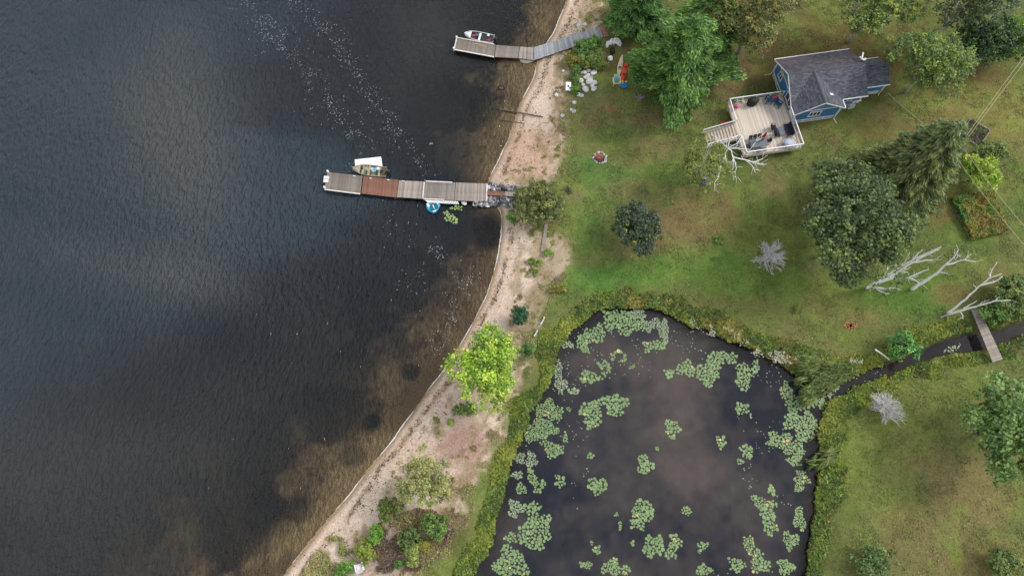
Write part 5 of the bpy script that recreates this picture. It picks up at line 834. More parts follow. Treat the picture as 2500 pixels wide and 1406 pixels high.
# annex
AX0, AX1, AN, AS, AE, AR = 10.5, 14.6, -2.2, -6.1, 3.45, 4.75
for a, b, off in [((AX0, AS), (AX1, AS), (0, T_, 0)), ((AX1, AS+T_), (AX1, AN-T_), (-T_, 0, 0)), ((AX0, AN), (AX1, AN), (0, -T_, 0))]: wall(lvl(a, b, FT, AE-.08), off, 'blue', 'wall'); wall(lvl((a[0]-.03*(a[0] > 11), a[1]+.05*(a[1] < -5)), (b[0]-.05, b[1]+.05*(b[1] < -5)), GR-.3, FT), off, 'found', 'foundation_wall')
MB().prism([(10.92, -1.75, AE), (14.95, -1.75, AE), (14.95, -4.1, AR), (10.92, -4.1, AR)], (0, 0, -.12)).build('roof_slope', M['roofx'], hs); MB().prism([(10.92, -4.1, AR), (14.95, -4.1, AR), (14.95, -6.45, AE), (10.92, -6.45, AE)], (0, 0, -.12)).build('roof_slope', M['roofx'], hs)
for i in range(12): obj('ridge_cap', cm_, hs, (11.1+i*3.9/12, -4.1, AR+.02), None, (.3, .32, .26))
bar('gutter', (10.95, -1.7, AE), (14.95, -1.7, AE), .1, .12, dz=-.04); bar('gutter', (10.95, -6.5, AE), (14.95, -6.5, AE), .1, .12, dz=-.04); MB().box((AX1+.02, AS-.03, (FT+AE)/2), (.15, .15, AE-FT-.1)).build('corner_board', M['white'], hs); pipe([(AX1+.1, AS-.1, AE-.1), (AX1+.05, AS-.12, GR+.3), (AX1-.05, AS-.35, GR+.15)])
bar('trim_band', (AX0, AS-.03, AE-.1), (AX1, AS-.03, AE-.1), .05, .12); bar('awning', (12.4, AS-.25, AE-.08), (13.6, AS-.25, AE-.08), .3, .1)
bar('step_canopy', (CX1+2.6, SY-.35, 2.6), (W1+.1, SY-.25, 2.6), .25, .1); wall(lvl((9.4, SY-.4), (10.2, SY-.4), GR, 1.7), (0, .4, 0), 'found', 'entry_block')
# windows
def window(c, w_, h_, face, panes=2, name='window', fr=.09, m='glass', split=None):
    """face 'W' looks to -x, 'S' looks to -y"""
    e = MB(); ax = (lambda u, v, d: (c[0]-d, c[1]+u, c[2]+v)) if face == 'W' else (lambda u, v, d: (c[0]+u, c[1]-d, c[2]+v)); dim = (lambda a, b, d: (d, a, b)) if face == 'W' else (lambda a, b, d: (a, d, b))
    for u, v, a, b in ((0, h_/2, w_+2*fr, fr), (0, -h_/2, w_+2*fr+.1, fr), (-w_/2, 0, fr, h_-fr), (w_/2, 0, fr, h_-fr)): e.box(ax(u, v, .05), dim(a, b, .12))
    for i in range(1, panes): e.box(ax(-w_/2+w_*i/panes, 0, .045), dim(.09, h_-fr, .10))
    f = e.build(name, M['white'], hs)
    for i in range(panes): MB().box(ax(-w_/2+w_*(i+.5)/panes, 0, .015), dim(w_/panes-.08, h_-.09, .03)).build('pane', M[m], f)
    return f
M['brownglass'] = mat('door_glass', (.05, .035, .03), .1, .2, 2, spec=.6)
window((W0, -2.3, 3.0), 1.0, 1.05, 'W', 2); window((W0+.06, -3.2, 1.3), 1.5, .5, 'W', 2, 'basement_window'); window((W0, -6.35, 3.0), 1.9, 1.35, 'W', 2, m='brownglass')
dr = window((W0, -8.3, 2.95), 1.15, 1.75, 'W', 2, 'door'); MB().box((W0-.06, -8.3, 2.4), (.08, 1.0, .5)).build('door_panel', M['white'], dr)
window((3.2, CY, 2.85), 1.6, 1.05, 'S', 3); window((1.2, CY+.06, 1.35), 1.3, .42, 'S', 2, 'basement_window'); window((4.2, CY+.06, 1.35), 1.6, .42, 'S', 2, 'basement_window'); window((8.2, SY, 3.05), 1.9, 1.0, 'S', 3)
MB().box((W0-.12, -7.0, 3.55), (.12, .16, .22)).build('wall_light', M['white'], hs); MB().lathe((W0-.05, -5.2, EV+.5), [(.16, 0), (.1, .25)], 8).build('gable_vent', M['white'], hs)
MB().box((5.1, -7.75, EV+1.17), (.62, .30, .12), ry=.47).build('roof_vent', M['white'], hs)
# antenna / dish on the annex ridge
an = MB(); an.tube([(10.8, -3.2, 4.7), (10.75, -3.0, 6.1)], .035, 6); p = toL((0, 0, 0))
an.box((10.8, -2.85, 6.1), (.18, 1.0, .10), rz=-.5).box((10.6, -3.3, 6.0), (.18, .8, .08), rz=.6).box((11.0, -3.4, 5.9), (.5, .3, .1), rz=.3); an.build('antenna', M['white'], hs)
MB().prism([(12.1, -3.9, AR-.02), (12.9, -3.95, AR), (12.4, -3.6, AR-.2)], (0, 0, .05)).build('roof_patch', M['black'], hs)
# ------------------------------------------------------------------ deck
DZ = 2.05; dk = empty('deck', HM @ Vector((0, 0, 0)), HA); tag(dk, 'raised wooden deck with white railings and side stair, beside the blue house', 'deck')
X0, X1, Y0, Y1 = -8.1, .18, -4.85, -13.75
bm_ = pydata('deck_board', *_unit(), M['board'])
nb_ = 58
for i in range(nb_): x = X0+.08+(X1-X0-.16)*(i+.5)/nb_; y1_ = Y1+.1; obj('deck_board', bm_, dk, (x, (Y0-.1+y1_)/2, DZ-.03+rr.uniform(-.004, .004)), None, ((X1-X0-.16)/nb_*.93, Y0-.2-Y1, .045)) if True else None
for a, b in (((X0, Y0), (X1, Y0)), ((X0, Y0), (X0, Y1)), ((X0, Y1), (X1, Y1)), ((X1-.04, -9.4), (X1-.04, Y1))): v = (b[0]-a[0], b[1]-a[1]); L_ = math.hypot(*v); MB().box(((a[0]+b[0])/2, (a[1]+b[1])/2, DZ-.16), (L_, .07, .32), math.atan2(v[1], v[0])).build('rim_board', M['cream'], dk)
for y in (-5.1, -7.5, -10, -13.3): MB().box(((X0+X1)/2, y, DZ-.28), (X1-X0-.3, .1, .2)).build('joist', M['timber'], dk)
for x, y in ((-7.7, -5.4), (-4, -5.4), (-7.7, -9.3), (-7.7, -13.1), (-4.6, -13.1), (-.7, -13.1)):
    ps = MB(); ps.box((x, y, (DZ-.3+GR)/2), (.15, .15, DZ-.3-GR+.1)); o = ps.build('post', M['cream'], dk); MB().box((x, y, GR+.08), (.5, .5, .3)).build('pier_block', M['found'], o)
for x in (-4.6, -.7): MB().tube([(x-.07, -13.1, DZ-.7), (x-1.0, -13.1, DZ-.3)], .05, 4).build('brace', M['timber'], dk)
def railing(a, b, par=dk, h=1.02, step=2.0, dz0=0, dz1=0):
    a = Vector((*a, DZ+dz0)); b = Vector((*b, DZ+dz1)); v = b-a; L_ = v.length; n = max(1, round(L_/step)); U = Vector((0, 0, 1))
    bar('top_rail', a+U*h, b+U*h, .13, .06, 'white', par); bar('bottom_rail', a+U*.12, b+U*.12, .06, .07, 'white', par)
    for i in range(n+1): p = a.lerp(b, i/n); MB().box((p.x, p.y, p.z+h/2-.1), (.11, .11, h+.2)).build('rail_post', M['white'], par)
    mb = MB(); k = int(L_/.125)
    for i in range(1, k): p = a.lerp(b, i/k); mb.box((p.x, p.y, p.z+h/2+.05), (.02, .02, h-.16))
    o = mb.build('balusters', M['white'], par); o['kind'] = 'stuff'
railing((X0+.06, Y0-.06), (X1-.1, Y0-.06)); railing((X0+.06, Y0-.06), (X0+.06, -8.45), step=1.8); railing((X0+.06, -10.95), (X0+.06, Y1+.06)); railing((X0+.06, Y1+.06), (X1-.1, Y1+.06)); railing((X1-.1, -9.4), (X1-.1, Y1+.06))
# stair
SX = -12.5; nT = 11
stp = pydata('tread', *_unit(), M['tread']); M['riser'] = mat('stair_riser', C(192, 178, 162), .85, .12, 3); rs_ = pydata('riser', *_unit(), M['riser'])
for i in range(nT): x = X0-.05-(i+.5)*(X0-SX)/nT; z = DZ-(i+.6)*(DZ-GR)/nT; obj('tread', stp, dk, (x, -9.7, z), None, ((X0-SX)/nT*.96, 2.35, .05)); obj('riser', rs_, dk, (x+(X0-SX)/nT*.47, -9.7, z+.06), None, (.03, 2.3, .07))
for y in (-8.5, -10.9): bar('stringer', (X0, y, DZ-.15), (SX-.1, y, GR+.05), .07, .3, 'cream', dk)
railing((X0-.1, -8.5), (SX+.05, -8.5), dz1=-(DZ-GR)+.1, h=.95); railing((X0-.1, -10.9), (SX+.05, -10.9), dz1=-(DZ-GR)+.1, h=.95)
o = MB(); p = G(1772, 300, 1.2); o.box((0, 0, .3), (1.3, .4, .35), taper=1.15).lathe((-.5, -.3, 0), [(.15, 0), (.15, .3)], 10); tag(o.build('plastic_tub', M['redp'], None, loc=(p[0], p[1], GR), rot=(0, 0, .2)), 'red tub lying under the deck beside the stair', 'tub')
# ------------------------------------------------------------------ deck furniture
def DP(px, py, dz=0): p = G(px, py, DZ+dz); return Vector((p[0], p[1], DZ))
gr = empty('barbecue', DP(1838, 249, .6), HA); tag(gr, 'barbecue under a black fabric cover by the north railing', 'barbecue'); MB().loft([[(math.cos(a)*.82*s, math.sin(a)*.48*s*(1+.12*math.sin(3*a)), z) for a in [2*math.pi*k/16 for k in range(16)]] for z, s in ((0, .9), (.25, .96), (.8, 1.0), (.95, 1.04), (1.1, .9), (1.22, .6), (1.25, .2))]).build('cover', M['black'], gr, True); MB().box((0, 0, .1), (1.2, .6, .2)).build('cart', M['charcoal'], gr)
adirondack(DP(1877, 245, .4), HA+R(78), 'teal', 'left dark blue garden chair under the north railing').scale = (1.25,)*3; adirondack(DP(1900, 254, .4), HA-R(150)+math.pi*1.05, 'teal', 'right dark blue garden chair against the house wall').scale = (1.2,)*3
def flowers(loc, label, r_, n, cols, pot='cream', h=.35, name='flower_pot'):
    e = empty(name, loc); tag(e, label, 'flower pot'); MB().lathe((0, 0, 0), [(r_*.5, 0), (r_*.65, h)], 12).build('pot', M[pot], e); L = Leaves(); d = rng.normal(size=(n, 3)); d /= np.linalg.norm(d, axis=1, keepdims=True); d[:, 2] = np.abs(d[:, 2]); L.add(d*r_*rng.random((n, 1))**.4+np.array([0, 0, h]), d+np.array([0, 0, .6]), .13, leafcol(n, cols, None, .1)*.75, 1.1); obj('blossoms', L.mesh('blossoms'), e); return e
PK = [(225, 60, 120), (240, 130, 160), (200, 40, 80), (70, 100, 50)]
st_ = empty('side_table', DP(1894, 241, .4), HA); tag(st_, 'little table between the two blue garden chairs', 'table'); MB().lathe((0, 0, .42), [(.42, 0), (.42, .05)], 16).build('table_top', M['timber'], st_)
for k in range(3): a = k*2.1; MB().tube([(math.cos(a)*.28, math.sin(a)*.28, .42), (math.cos(a)*.33, math.sin(a)*.33, 0)], .03, 5).build('leg', M['timber'], st_)
flowers(DP(1892, 240, .5)+Vector((-.1, 0, .47)), 'pot of pink flowers on the little table between the blue chairs', .38, 240, PK, h=.2)
flowers(DP(1795, 246, .5), 'leafy white flowered plant in the north west corner of the deck', .55, 260, [(90, 110, 70), (70, 92, 56), (220, 220, 205)]); flowers(DP(1797, 261, .4), 'magenta and orange flowers by the west railing', .42, 230, [(220, 60, 150), (240, 120, 90), (230, 90, 160)]); flowers(DP(1908, 224, .9)+Vector((0, 0, .6)), 'yellow green potted plant where the north railing meets the house', .28, 110, [(150, 160, 60), (120, 140, 50)], h=.3)
MB_ = MB().lathe((0, 0, 0), [(.05, 0), (.2, .08), (.25, .24), (.18, .4), (.03, .46)], 14); tag(MB_.build('globe_lantern', M['cream'], None, loc=DP(1813, 248, .2)), 'pale round lantern on the deck left of the barbecue', 'lantern')
def metalchair(loc, rz, label, w_=.6, dep=.6, seat='navy', group=None, back=.75):
    e = empty('patio_chair', loc, rz); tag(e, label, 'chair', group); MB().box((0, 0, .42), (w_, dep, .10)).build('seat', M[seat], e); MB().box((0, dep*.5, .42+back/2-.05), (w_, .09, back), rx=-.2).build('backrest', M[seat], e)
    for s_ in (-1, 1): MB().tube([(s_*(w_/2+.04), dep*.5, .62), (s_*(w_/2+.05), -dep*.45, .64), (s_*(w_/2+.05), -dep*.48, .02)], .025, 5).build('armrest', M['charcoal'], e)
    for s_ in (-1, 1): MB().tube([(s_*w_/2, dep*.45, .45), (s_*w_/2, dep*.62, 0)], .025, 5).build('leg', M['charcoal'], e)
    return e
metalchair(DP(1889, 312, .4), HA+R(0), 'upper black armchair facing the sofa', .75, .7); metalchair(DP(1897, 327, .4), HA, 'lower black armchair facing the sofa', .75, .7)
for o in list(bpy.data.objects):
    if o.name.startswith('patio_chair') and o.parent is None: o.rotation_euler.z = HA+R(90)
sf = empty('patio_sofa', DP(1924, 318, .4), HA-R(90)); tag(sf, 'black two seat patio sofa against the east railing', 'sofa'); 
MB().box((-.02, 0, .42), (1.9, .75, .14)).build('seat', M['navy'], sf); MB().box((0, .42, .72), (1.95, .12, .7), rx=-.15).build('backrest', M['navy'], sf); 
for k in (-1, 0, 1): MB().box((k*.62, .3, .62), (.58, .14, .4), rx=-.2).build('cushion', M['navy'], sf)
for s_ in (-1, 1): MB().tube([(s_*1.0, .4, .66), (s_*1.02, -.4, .66), (s_*1.02, -.4, 0)], .03, 5).build('armrest', M['charcoal'], sf); MB().tube([(s_*.95, .4, .5), (s_*.95, .42, 0)], .03, 5).build('leg', M['charcoal'], sf)
ct_ = empty('coffee_table', DP(1907, 320, .4), HA-R(90)); tag(ct_, 'slate grey coffee table between the armchairs and the sofa', 'table'); MB().box((0, 0, .42), (1.3, .72, .04)).build('table_top', M['slate'], ct_)
for sx in (-1, 1):
    for sy in (-1, 1): MB().tube([(sx*.58, sy*.3, .4), (sx*.6, sy*.32, 0)], .025, 5).build('leg', M['charcoal'], ct_)
dtb = empty('dining_table', DP(1853, 348.5, .72), HA+R(4)); tag(dtb, 'slate grey dining table with the red parasol', 'table'); MB().box((0, 0, .72), (2.35, 1.25, .04)).build('table_top', M['slate'], dtb); MB().box((0, 0, .69), (2.42, 1.31, .03)).build('table_rim', M['charcoal'], dtb)
for sx in (-1, 1):
    for sy in (-1, 1): MB().tube([(sx*1.05, sy*.5, .7), (sx*1.08, sy*.52, 0)], .03, 5).build('leg', M['charcoal'], dtb)
dc = dtb.location; ca, sa = math.cos(HA+R(4)), math.sin(HA+R(4))
def rel(x, y): return dc+Vector((x*ca-y*sa, x*sa+y*ca, 0))
M['chairgrey'] = mat('grey_sling', C(62, 68, 82), .7, .1, 5); M['chairblue'] = mat('blue_grey_sling', C(92, 104, 122), .7, .1, 5)
for x, y, a, lb, m in ((-.75, .95, 0, 'leftmost dining chair on the house side of the dining table', 'chairgrey'), (-.1, .95, 0, 'middle dining chair on the house side of the dining table', 'chairgrey'), (.55, .95, 0, 'dining chair half behind the folded red parasol', 'chairgrey'), (-1.5, -.1, 90, 'dining chair at the stair end of the dining table', 'chairgrey'), (1.55, .1, -90, 'dining chair at the sofa end of the dining table', 'chairgrey'), (-.45, -1.0, 180, 'left dining chair on the south railing side', 'chairblue'), (.45, -1.0, 180, 'right dining chair on the south railing side', 'chairblue')):
    metalchair(rel(x, y), HA+R(4+a), lb, .5, .5, m, back=.55)
um = empty('parasol', rel(.35, .15)); tag(um, 'folded bright red parasol standing in the dining table', 'parasol'); MB().tube([(0, 0, 0), (0.02, .03, 2.5)], .03, 6).build('pole', M['charcoal'], um); MB().loft([[(z*.08+math.cos(a)*r_*(1+.25*math.cos(5*a)), z*.1+math.sin(a)*r_*(1+.25*math.cos(5*a)), z) for a in [2*math.pi*k/20 for k in range(20)]] for z, r_ in ((.95, .14), (1.3, .2), (1.9, .16), (2.35, .09), (2.55, .02))]).build('canopy', M['red'], um, True)
eg = empty('hanging_chair', DP(1926, 350, .6), HA-R(40)); tag(eg, 'round wicker swing chair with a pale blue cushion in the deck corner', 'chair'); M['paleblue'] = mat('pale_blue_cushion', C(186, 194, 218), .8, .15, 4)
MB().lathe((0, 0, .3), [(.3, 0), (.55, .12), (.72, .34), (.62, .52)], 16, sx=1.1, sy=.85).build('cushion', M['paleblue'], eg, True); MB().tube([(math.cos(a)*.98, .15+math.sin(a)*.85, .55+.2*math.sin(a)) for a in [2*math.pi*k/20 for k in range(21)]], .035, 6, cap=False).build('hoop', M['bark'], eg); MB().tube([(-.6, 0, .02), (0, .75, .02), (.6, 0, .02)], .04, 5).build('base', M['charcoal'], eg); MB().tube([(0, .75, 0), (0, 1.0, 1.2), (0, .5, 2.0)], .04, 6).build('stand', M['white'], eg)
# tyre swing
ts = empty('round_swing', G(1721, 441, 1.2)); tag(ts, 'round blue rope swing hanging in the thin birch', 'swing'); MB().tube([(math.cos(a)*.55, math.sin(a)*.55, 0) for a in [2*math.pi*k/18 for k in range(19)]], .09, 7, cap=False).build('ring', M['bluep'], ts)
mb = MB(); [mb.tube([(math.cos(a)*.5, math.sin(a)*.5, 0), (-math.cos(a)*.5, -math.sin(a)*.5, -.03)], .02, 4) for a in (0, .6, 1.2, 1.8, 2.4)]; mb.lathe((0, 0, -.06), [(.35, 0), (.36, .02)], 12); mb.build('seat_net', M['navy'], ts); MB().tube([(0, .5, 0), (0, 0, 2.6), (0, -.5, 0)], .018, 4).tube([(-.5, 0, 0), (0, 0, 2.6), (.5, 0, 0)], .018, 4).build('rope', M['white'], ts)
# ------------------------------------------------------------------ utility pole and wires
pp = G(2350, 356, 9.2); gz = ground_z(pp[0], pp[1]); up = empty('utility_pole', (pp[0], pp[1], gz)); tag(up, 'wooden power pole with a grey transformer beside the spruce tip', 'utility pole')
M['trafo'] = mat('grey_steel', C(188, 198, 212), .4, .08, 3); MB().tube([(0, 0, -.5), (0, 0, 9.2-gz)], [.17, .13], 8).build('pole', M['bark'], up); MB().lathe((-.35, -.25, 7.0-gz), [(.30, 0), (.33, .1), (.33, 1.0), (.2, 1.12), (.05, 1.16)], 16).build('transformer', M['trafo'], up); MB().box((0, 0, 8.9-gz), (.12, 1.6, .12), -.4).build('cross_arm', M['bark'], up); MB().lathe((-.1, .3, 8.2-gz), [(.1, 0), (.16, .15), (.06, .3)], 10).build('arrester', M['white'], up)
M['wire'] = mat('aluminium_wire', C(190, 180, 150), .5, .05)
for k, y in enumerate((-.65, -.35, 0, .35, .65)): MB().lathe((y*.38, y*.9, 8.97-gz), [(.05, 0), (.09, .1), (.03, .2)], 8).build('insulator', M['white'], up)
def wire(a, b, za, zb, sag, label):
    p, q = G(*a, za), G(*b, zb); c = (p+q)/2; pts = [p.lerp(q, t/14)-c-Vector((0, 0, sag*4*t/14*(1-t/14))) for t in range(15)]; tag(MB().tube(pts, .028, 5).build('wire', M['wire'], None, loc=c), label, 'wire')
wire((2348, 348), (2520, 112), 9.1, 9.2, .3, 'left of the two wires running up to the top right'); wire((2353, 350), (2520, 128), 9.1, 9.2, .3, 'right of the two wires running up to the top right'); wire((2352, 362), (2530, 585), 9.1, 9.2, .3, 'upper of the two wires running down to the right edge'); wire((2334, 384), (2530, 632), 7.6, 8.4, .3, 'lower of the two wires, starting at the transformer'); wire((2168, 228), (2342, 366), 3.6, 7.4, .3, 'thin service wire from the annex corner to the pole')
# ------------------------------------------------------------------ garden beds
def bed(quad, label, m, n, hmax, pal, pw, nm):
    P_ = [GG(*q) for q in quad]; c = sum(P_, Vector())/4; e = empty('garden_bed', c); tag(e, label, 'garden bed')
    for i in range(4): bar('edging', P_[i]-c, P_[(i+1) % 4]-c, .1, .28, m, e, dz=.1)
    MB().prism([p-c+Vector((0, 0, .03)) for p in P_], (0, 0, .08)).build('soil', M['soil'], e)
    A4 = np.array([p[:2] for p in P_]); k = n; u = rng.random((k, 1)); v = rng.random((k, 1)); sp_ = .03 if hmax < .5 else -.03; u = sp_+(1-2*sp_)*u; v = sp_+(1-2*sp_)*v; xy = (A4[0]*(1-u)+A4[1]*u)*(1-v)+(A4[3]*(1-u)+A4[2]*u)*v; x, y = xy[:, 0], xy[:, 1]; hh = hmax*(.3+.9*fbm(x, y, 1.1, 3, 300)); cols = np.array([C(*q, k=1.5) for q in pal]); ci = np.clip((np.clip(fbm(x, y, 1.6, 3, 301)*1.6-.3+rng.normal(size=k)*.12, 0, .999)*len(pal)).astype(int), 0, len(pal)-1)
    L = Leaves(); L.add(np.stack([x-c[0], y-c[1], .1+hh*rng.random(k)**.6], -1), np.array([0, 0, .9])+rng.normal(size=(k, 3))*.5, .2*(.6+.8*rng.random(k)), cols[ci]*(1+rng.normal(size=(k, 1))*.16), 1.5); o = obj(nm, L.mesh(nm), e); o['kind'] = 'stuff'
M['soil'] = mat('garden_soil', C(86, 74, 62), .95, .4, 4, .05)
bed([(2368, 292), (2415, 321), (2389, 360), (2343, 331)], 'small board edged bed of dark soil and sparse weeds beside the spruce tip', 'greytwig', 2600, .25, [(84, 86, 64), (104, 98, 76), (76, 72, 58), (96, 104, 62)], None, 'weeds')
bed([(2320, 488), (2415, 474), (2450, 566), (2368, 584)], 'large board edged bed full of yellow and green vegetables', 'greytwig', 26000, 1.0, [(84, 120, 48), (112, 118, 52), (150, 138, 62), (98, 104, 48), (142, 116, 60)], None, 'vegetables')
# yellow sprigs in the round tree
for o in list(bpy.data.objects):
    if o.name == 'crab_apple':
        L = Leaves(); K = 26; a = rng.random(K)*6.28; r_ = rng.random(K)**.5*2.9; cen = np.stack([np.cos(a)*r_, np.sin(a)*r_, 4.6-.12*r_**2+.0*r_], -1); clump_leaves(L, cen, np.full(K, .26), 16, .2, [(178, 190, 70), (150, 170, 60)]); obj('sprigs', L.mesh('sprigs'), o)['kind'] = 'stuff'
# ------------------------------------------------------------------ water lilies
def padmat(name, c, rough=.45):
    return mat(name, c, rough, .06, 3, rnd=.2, spec=.4)
M['pad'] = padmat('lily_pad', C(126, 152, 100)); M['padp'] = padmat('pale_lily_pad', C(142, 158, 126)); M['pady'] = padmat('yellow_lily_pad', C(196, 186, 120)); M['padg'] = padmat('green_lily_pad', C(140, 166, 96))
def padmesh(m, n=11):
    V = [(0, 0, 0)]+[(math.cos(a)*1.0, math.sin(a)*1.0, .02) for a in [(.12+(2*math.pi-.24)*k/(n-1)) for k in range(n)]]; return pydata('lily_pad', V, [(0, i, i+1) for i in range(1, n)], M[m])
PMX = {k: padmesh(k) for k in ('pad', 'padp', 'pady', 'padg')}
def patch(label, ells, m='pad', yellow=.03, cat='water lilies'):
    cx, cy = ells[0][:2]; base = G(cx, cy, 0); e = empty('lily_patch', base); tag(e, label, cat, 'water lily patches'); P_ = []; used = np.zeros((0, 3)); objs = []
    for el in ells:
        x0, y0, rx, ry, n, rp = el[:6]; s = pxr(x0, y0, 0); ang = R(el[6]) if len(el) > 6 else 0; c = G(x0, y0, 0); tries = 0; got = 0
        while got < n and tries < n*14:
            tries += 1; a = rng.random()*6.283; q = rng.random()**.55*(.86+.16*math.sin(a*3+x0)+.12*math.sin(a*5+y0)); u, v = math.cos(a)*q*rx*s*1.08, math.sin(a)*q*ry*s*1.08; x = c[0]+u*math.cos(ang)-v*math.sin(ang); y = c[1]+u*math.sin(ang)+v*math.cos(ang); r_ = rp*s*rng.uniform(.48, 1.14)
            if len(used) and (np.hypot(used[:, 0]-x, used[:, 1]-y) < (used[:, 2]+r_)*.83).any(): continue
            used = np.vstack([used, [x, y, r_]]); got += 1; objs.append((x, y, r_))
    objs.sort(key=lambda t: -t[2]); small = MB()
    for i, (x, y, r_) in enumerate(objs):
        k = 'pady' if rng.random() < yellow*.5 else m; z = .012+rng.random()*.03
        if i < 300: o = bpy.data.objects.new('lily_pad', PMX[k]); COL.objects.link(o); o.parent = e; o.location = (x-base[0], y-base[1], z); o.rotation_euler = (rng.normal()*.02, rng.normal()*.02, rng.random()*6.28); o.scale = (r_, r_*rng.uniform(.88, 1.0), r_)
        else: small.add([(x-base[0]+a*r_, y-base[1]+b*r_, z) for a, b in ((1, 0), (.5, .87), (-.5, .87), (-1, 0), (-.5, -.87), (.5, -.87))], [(0, 1, 2, 3, 4, 5)])
    if small.F: o = small.build('small_pads', M[m], e); o['kind'] = 'stuff'
    if yellow: tag
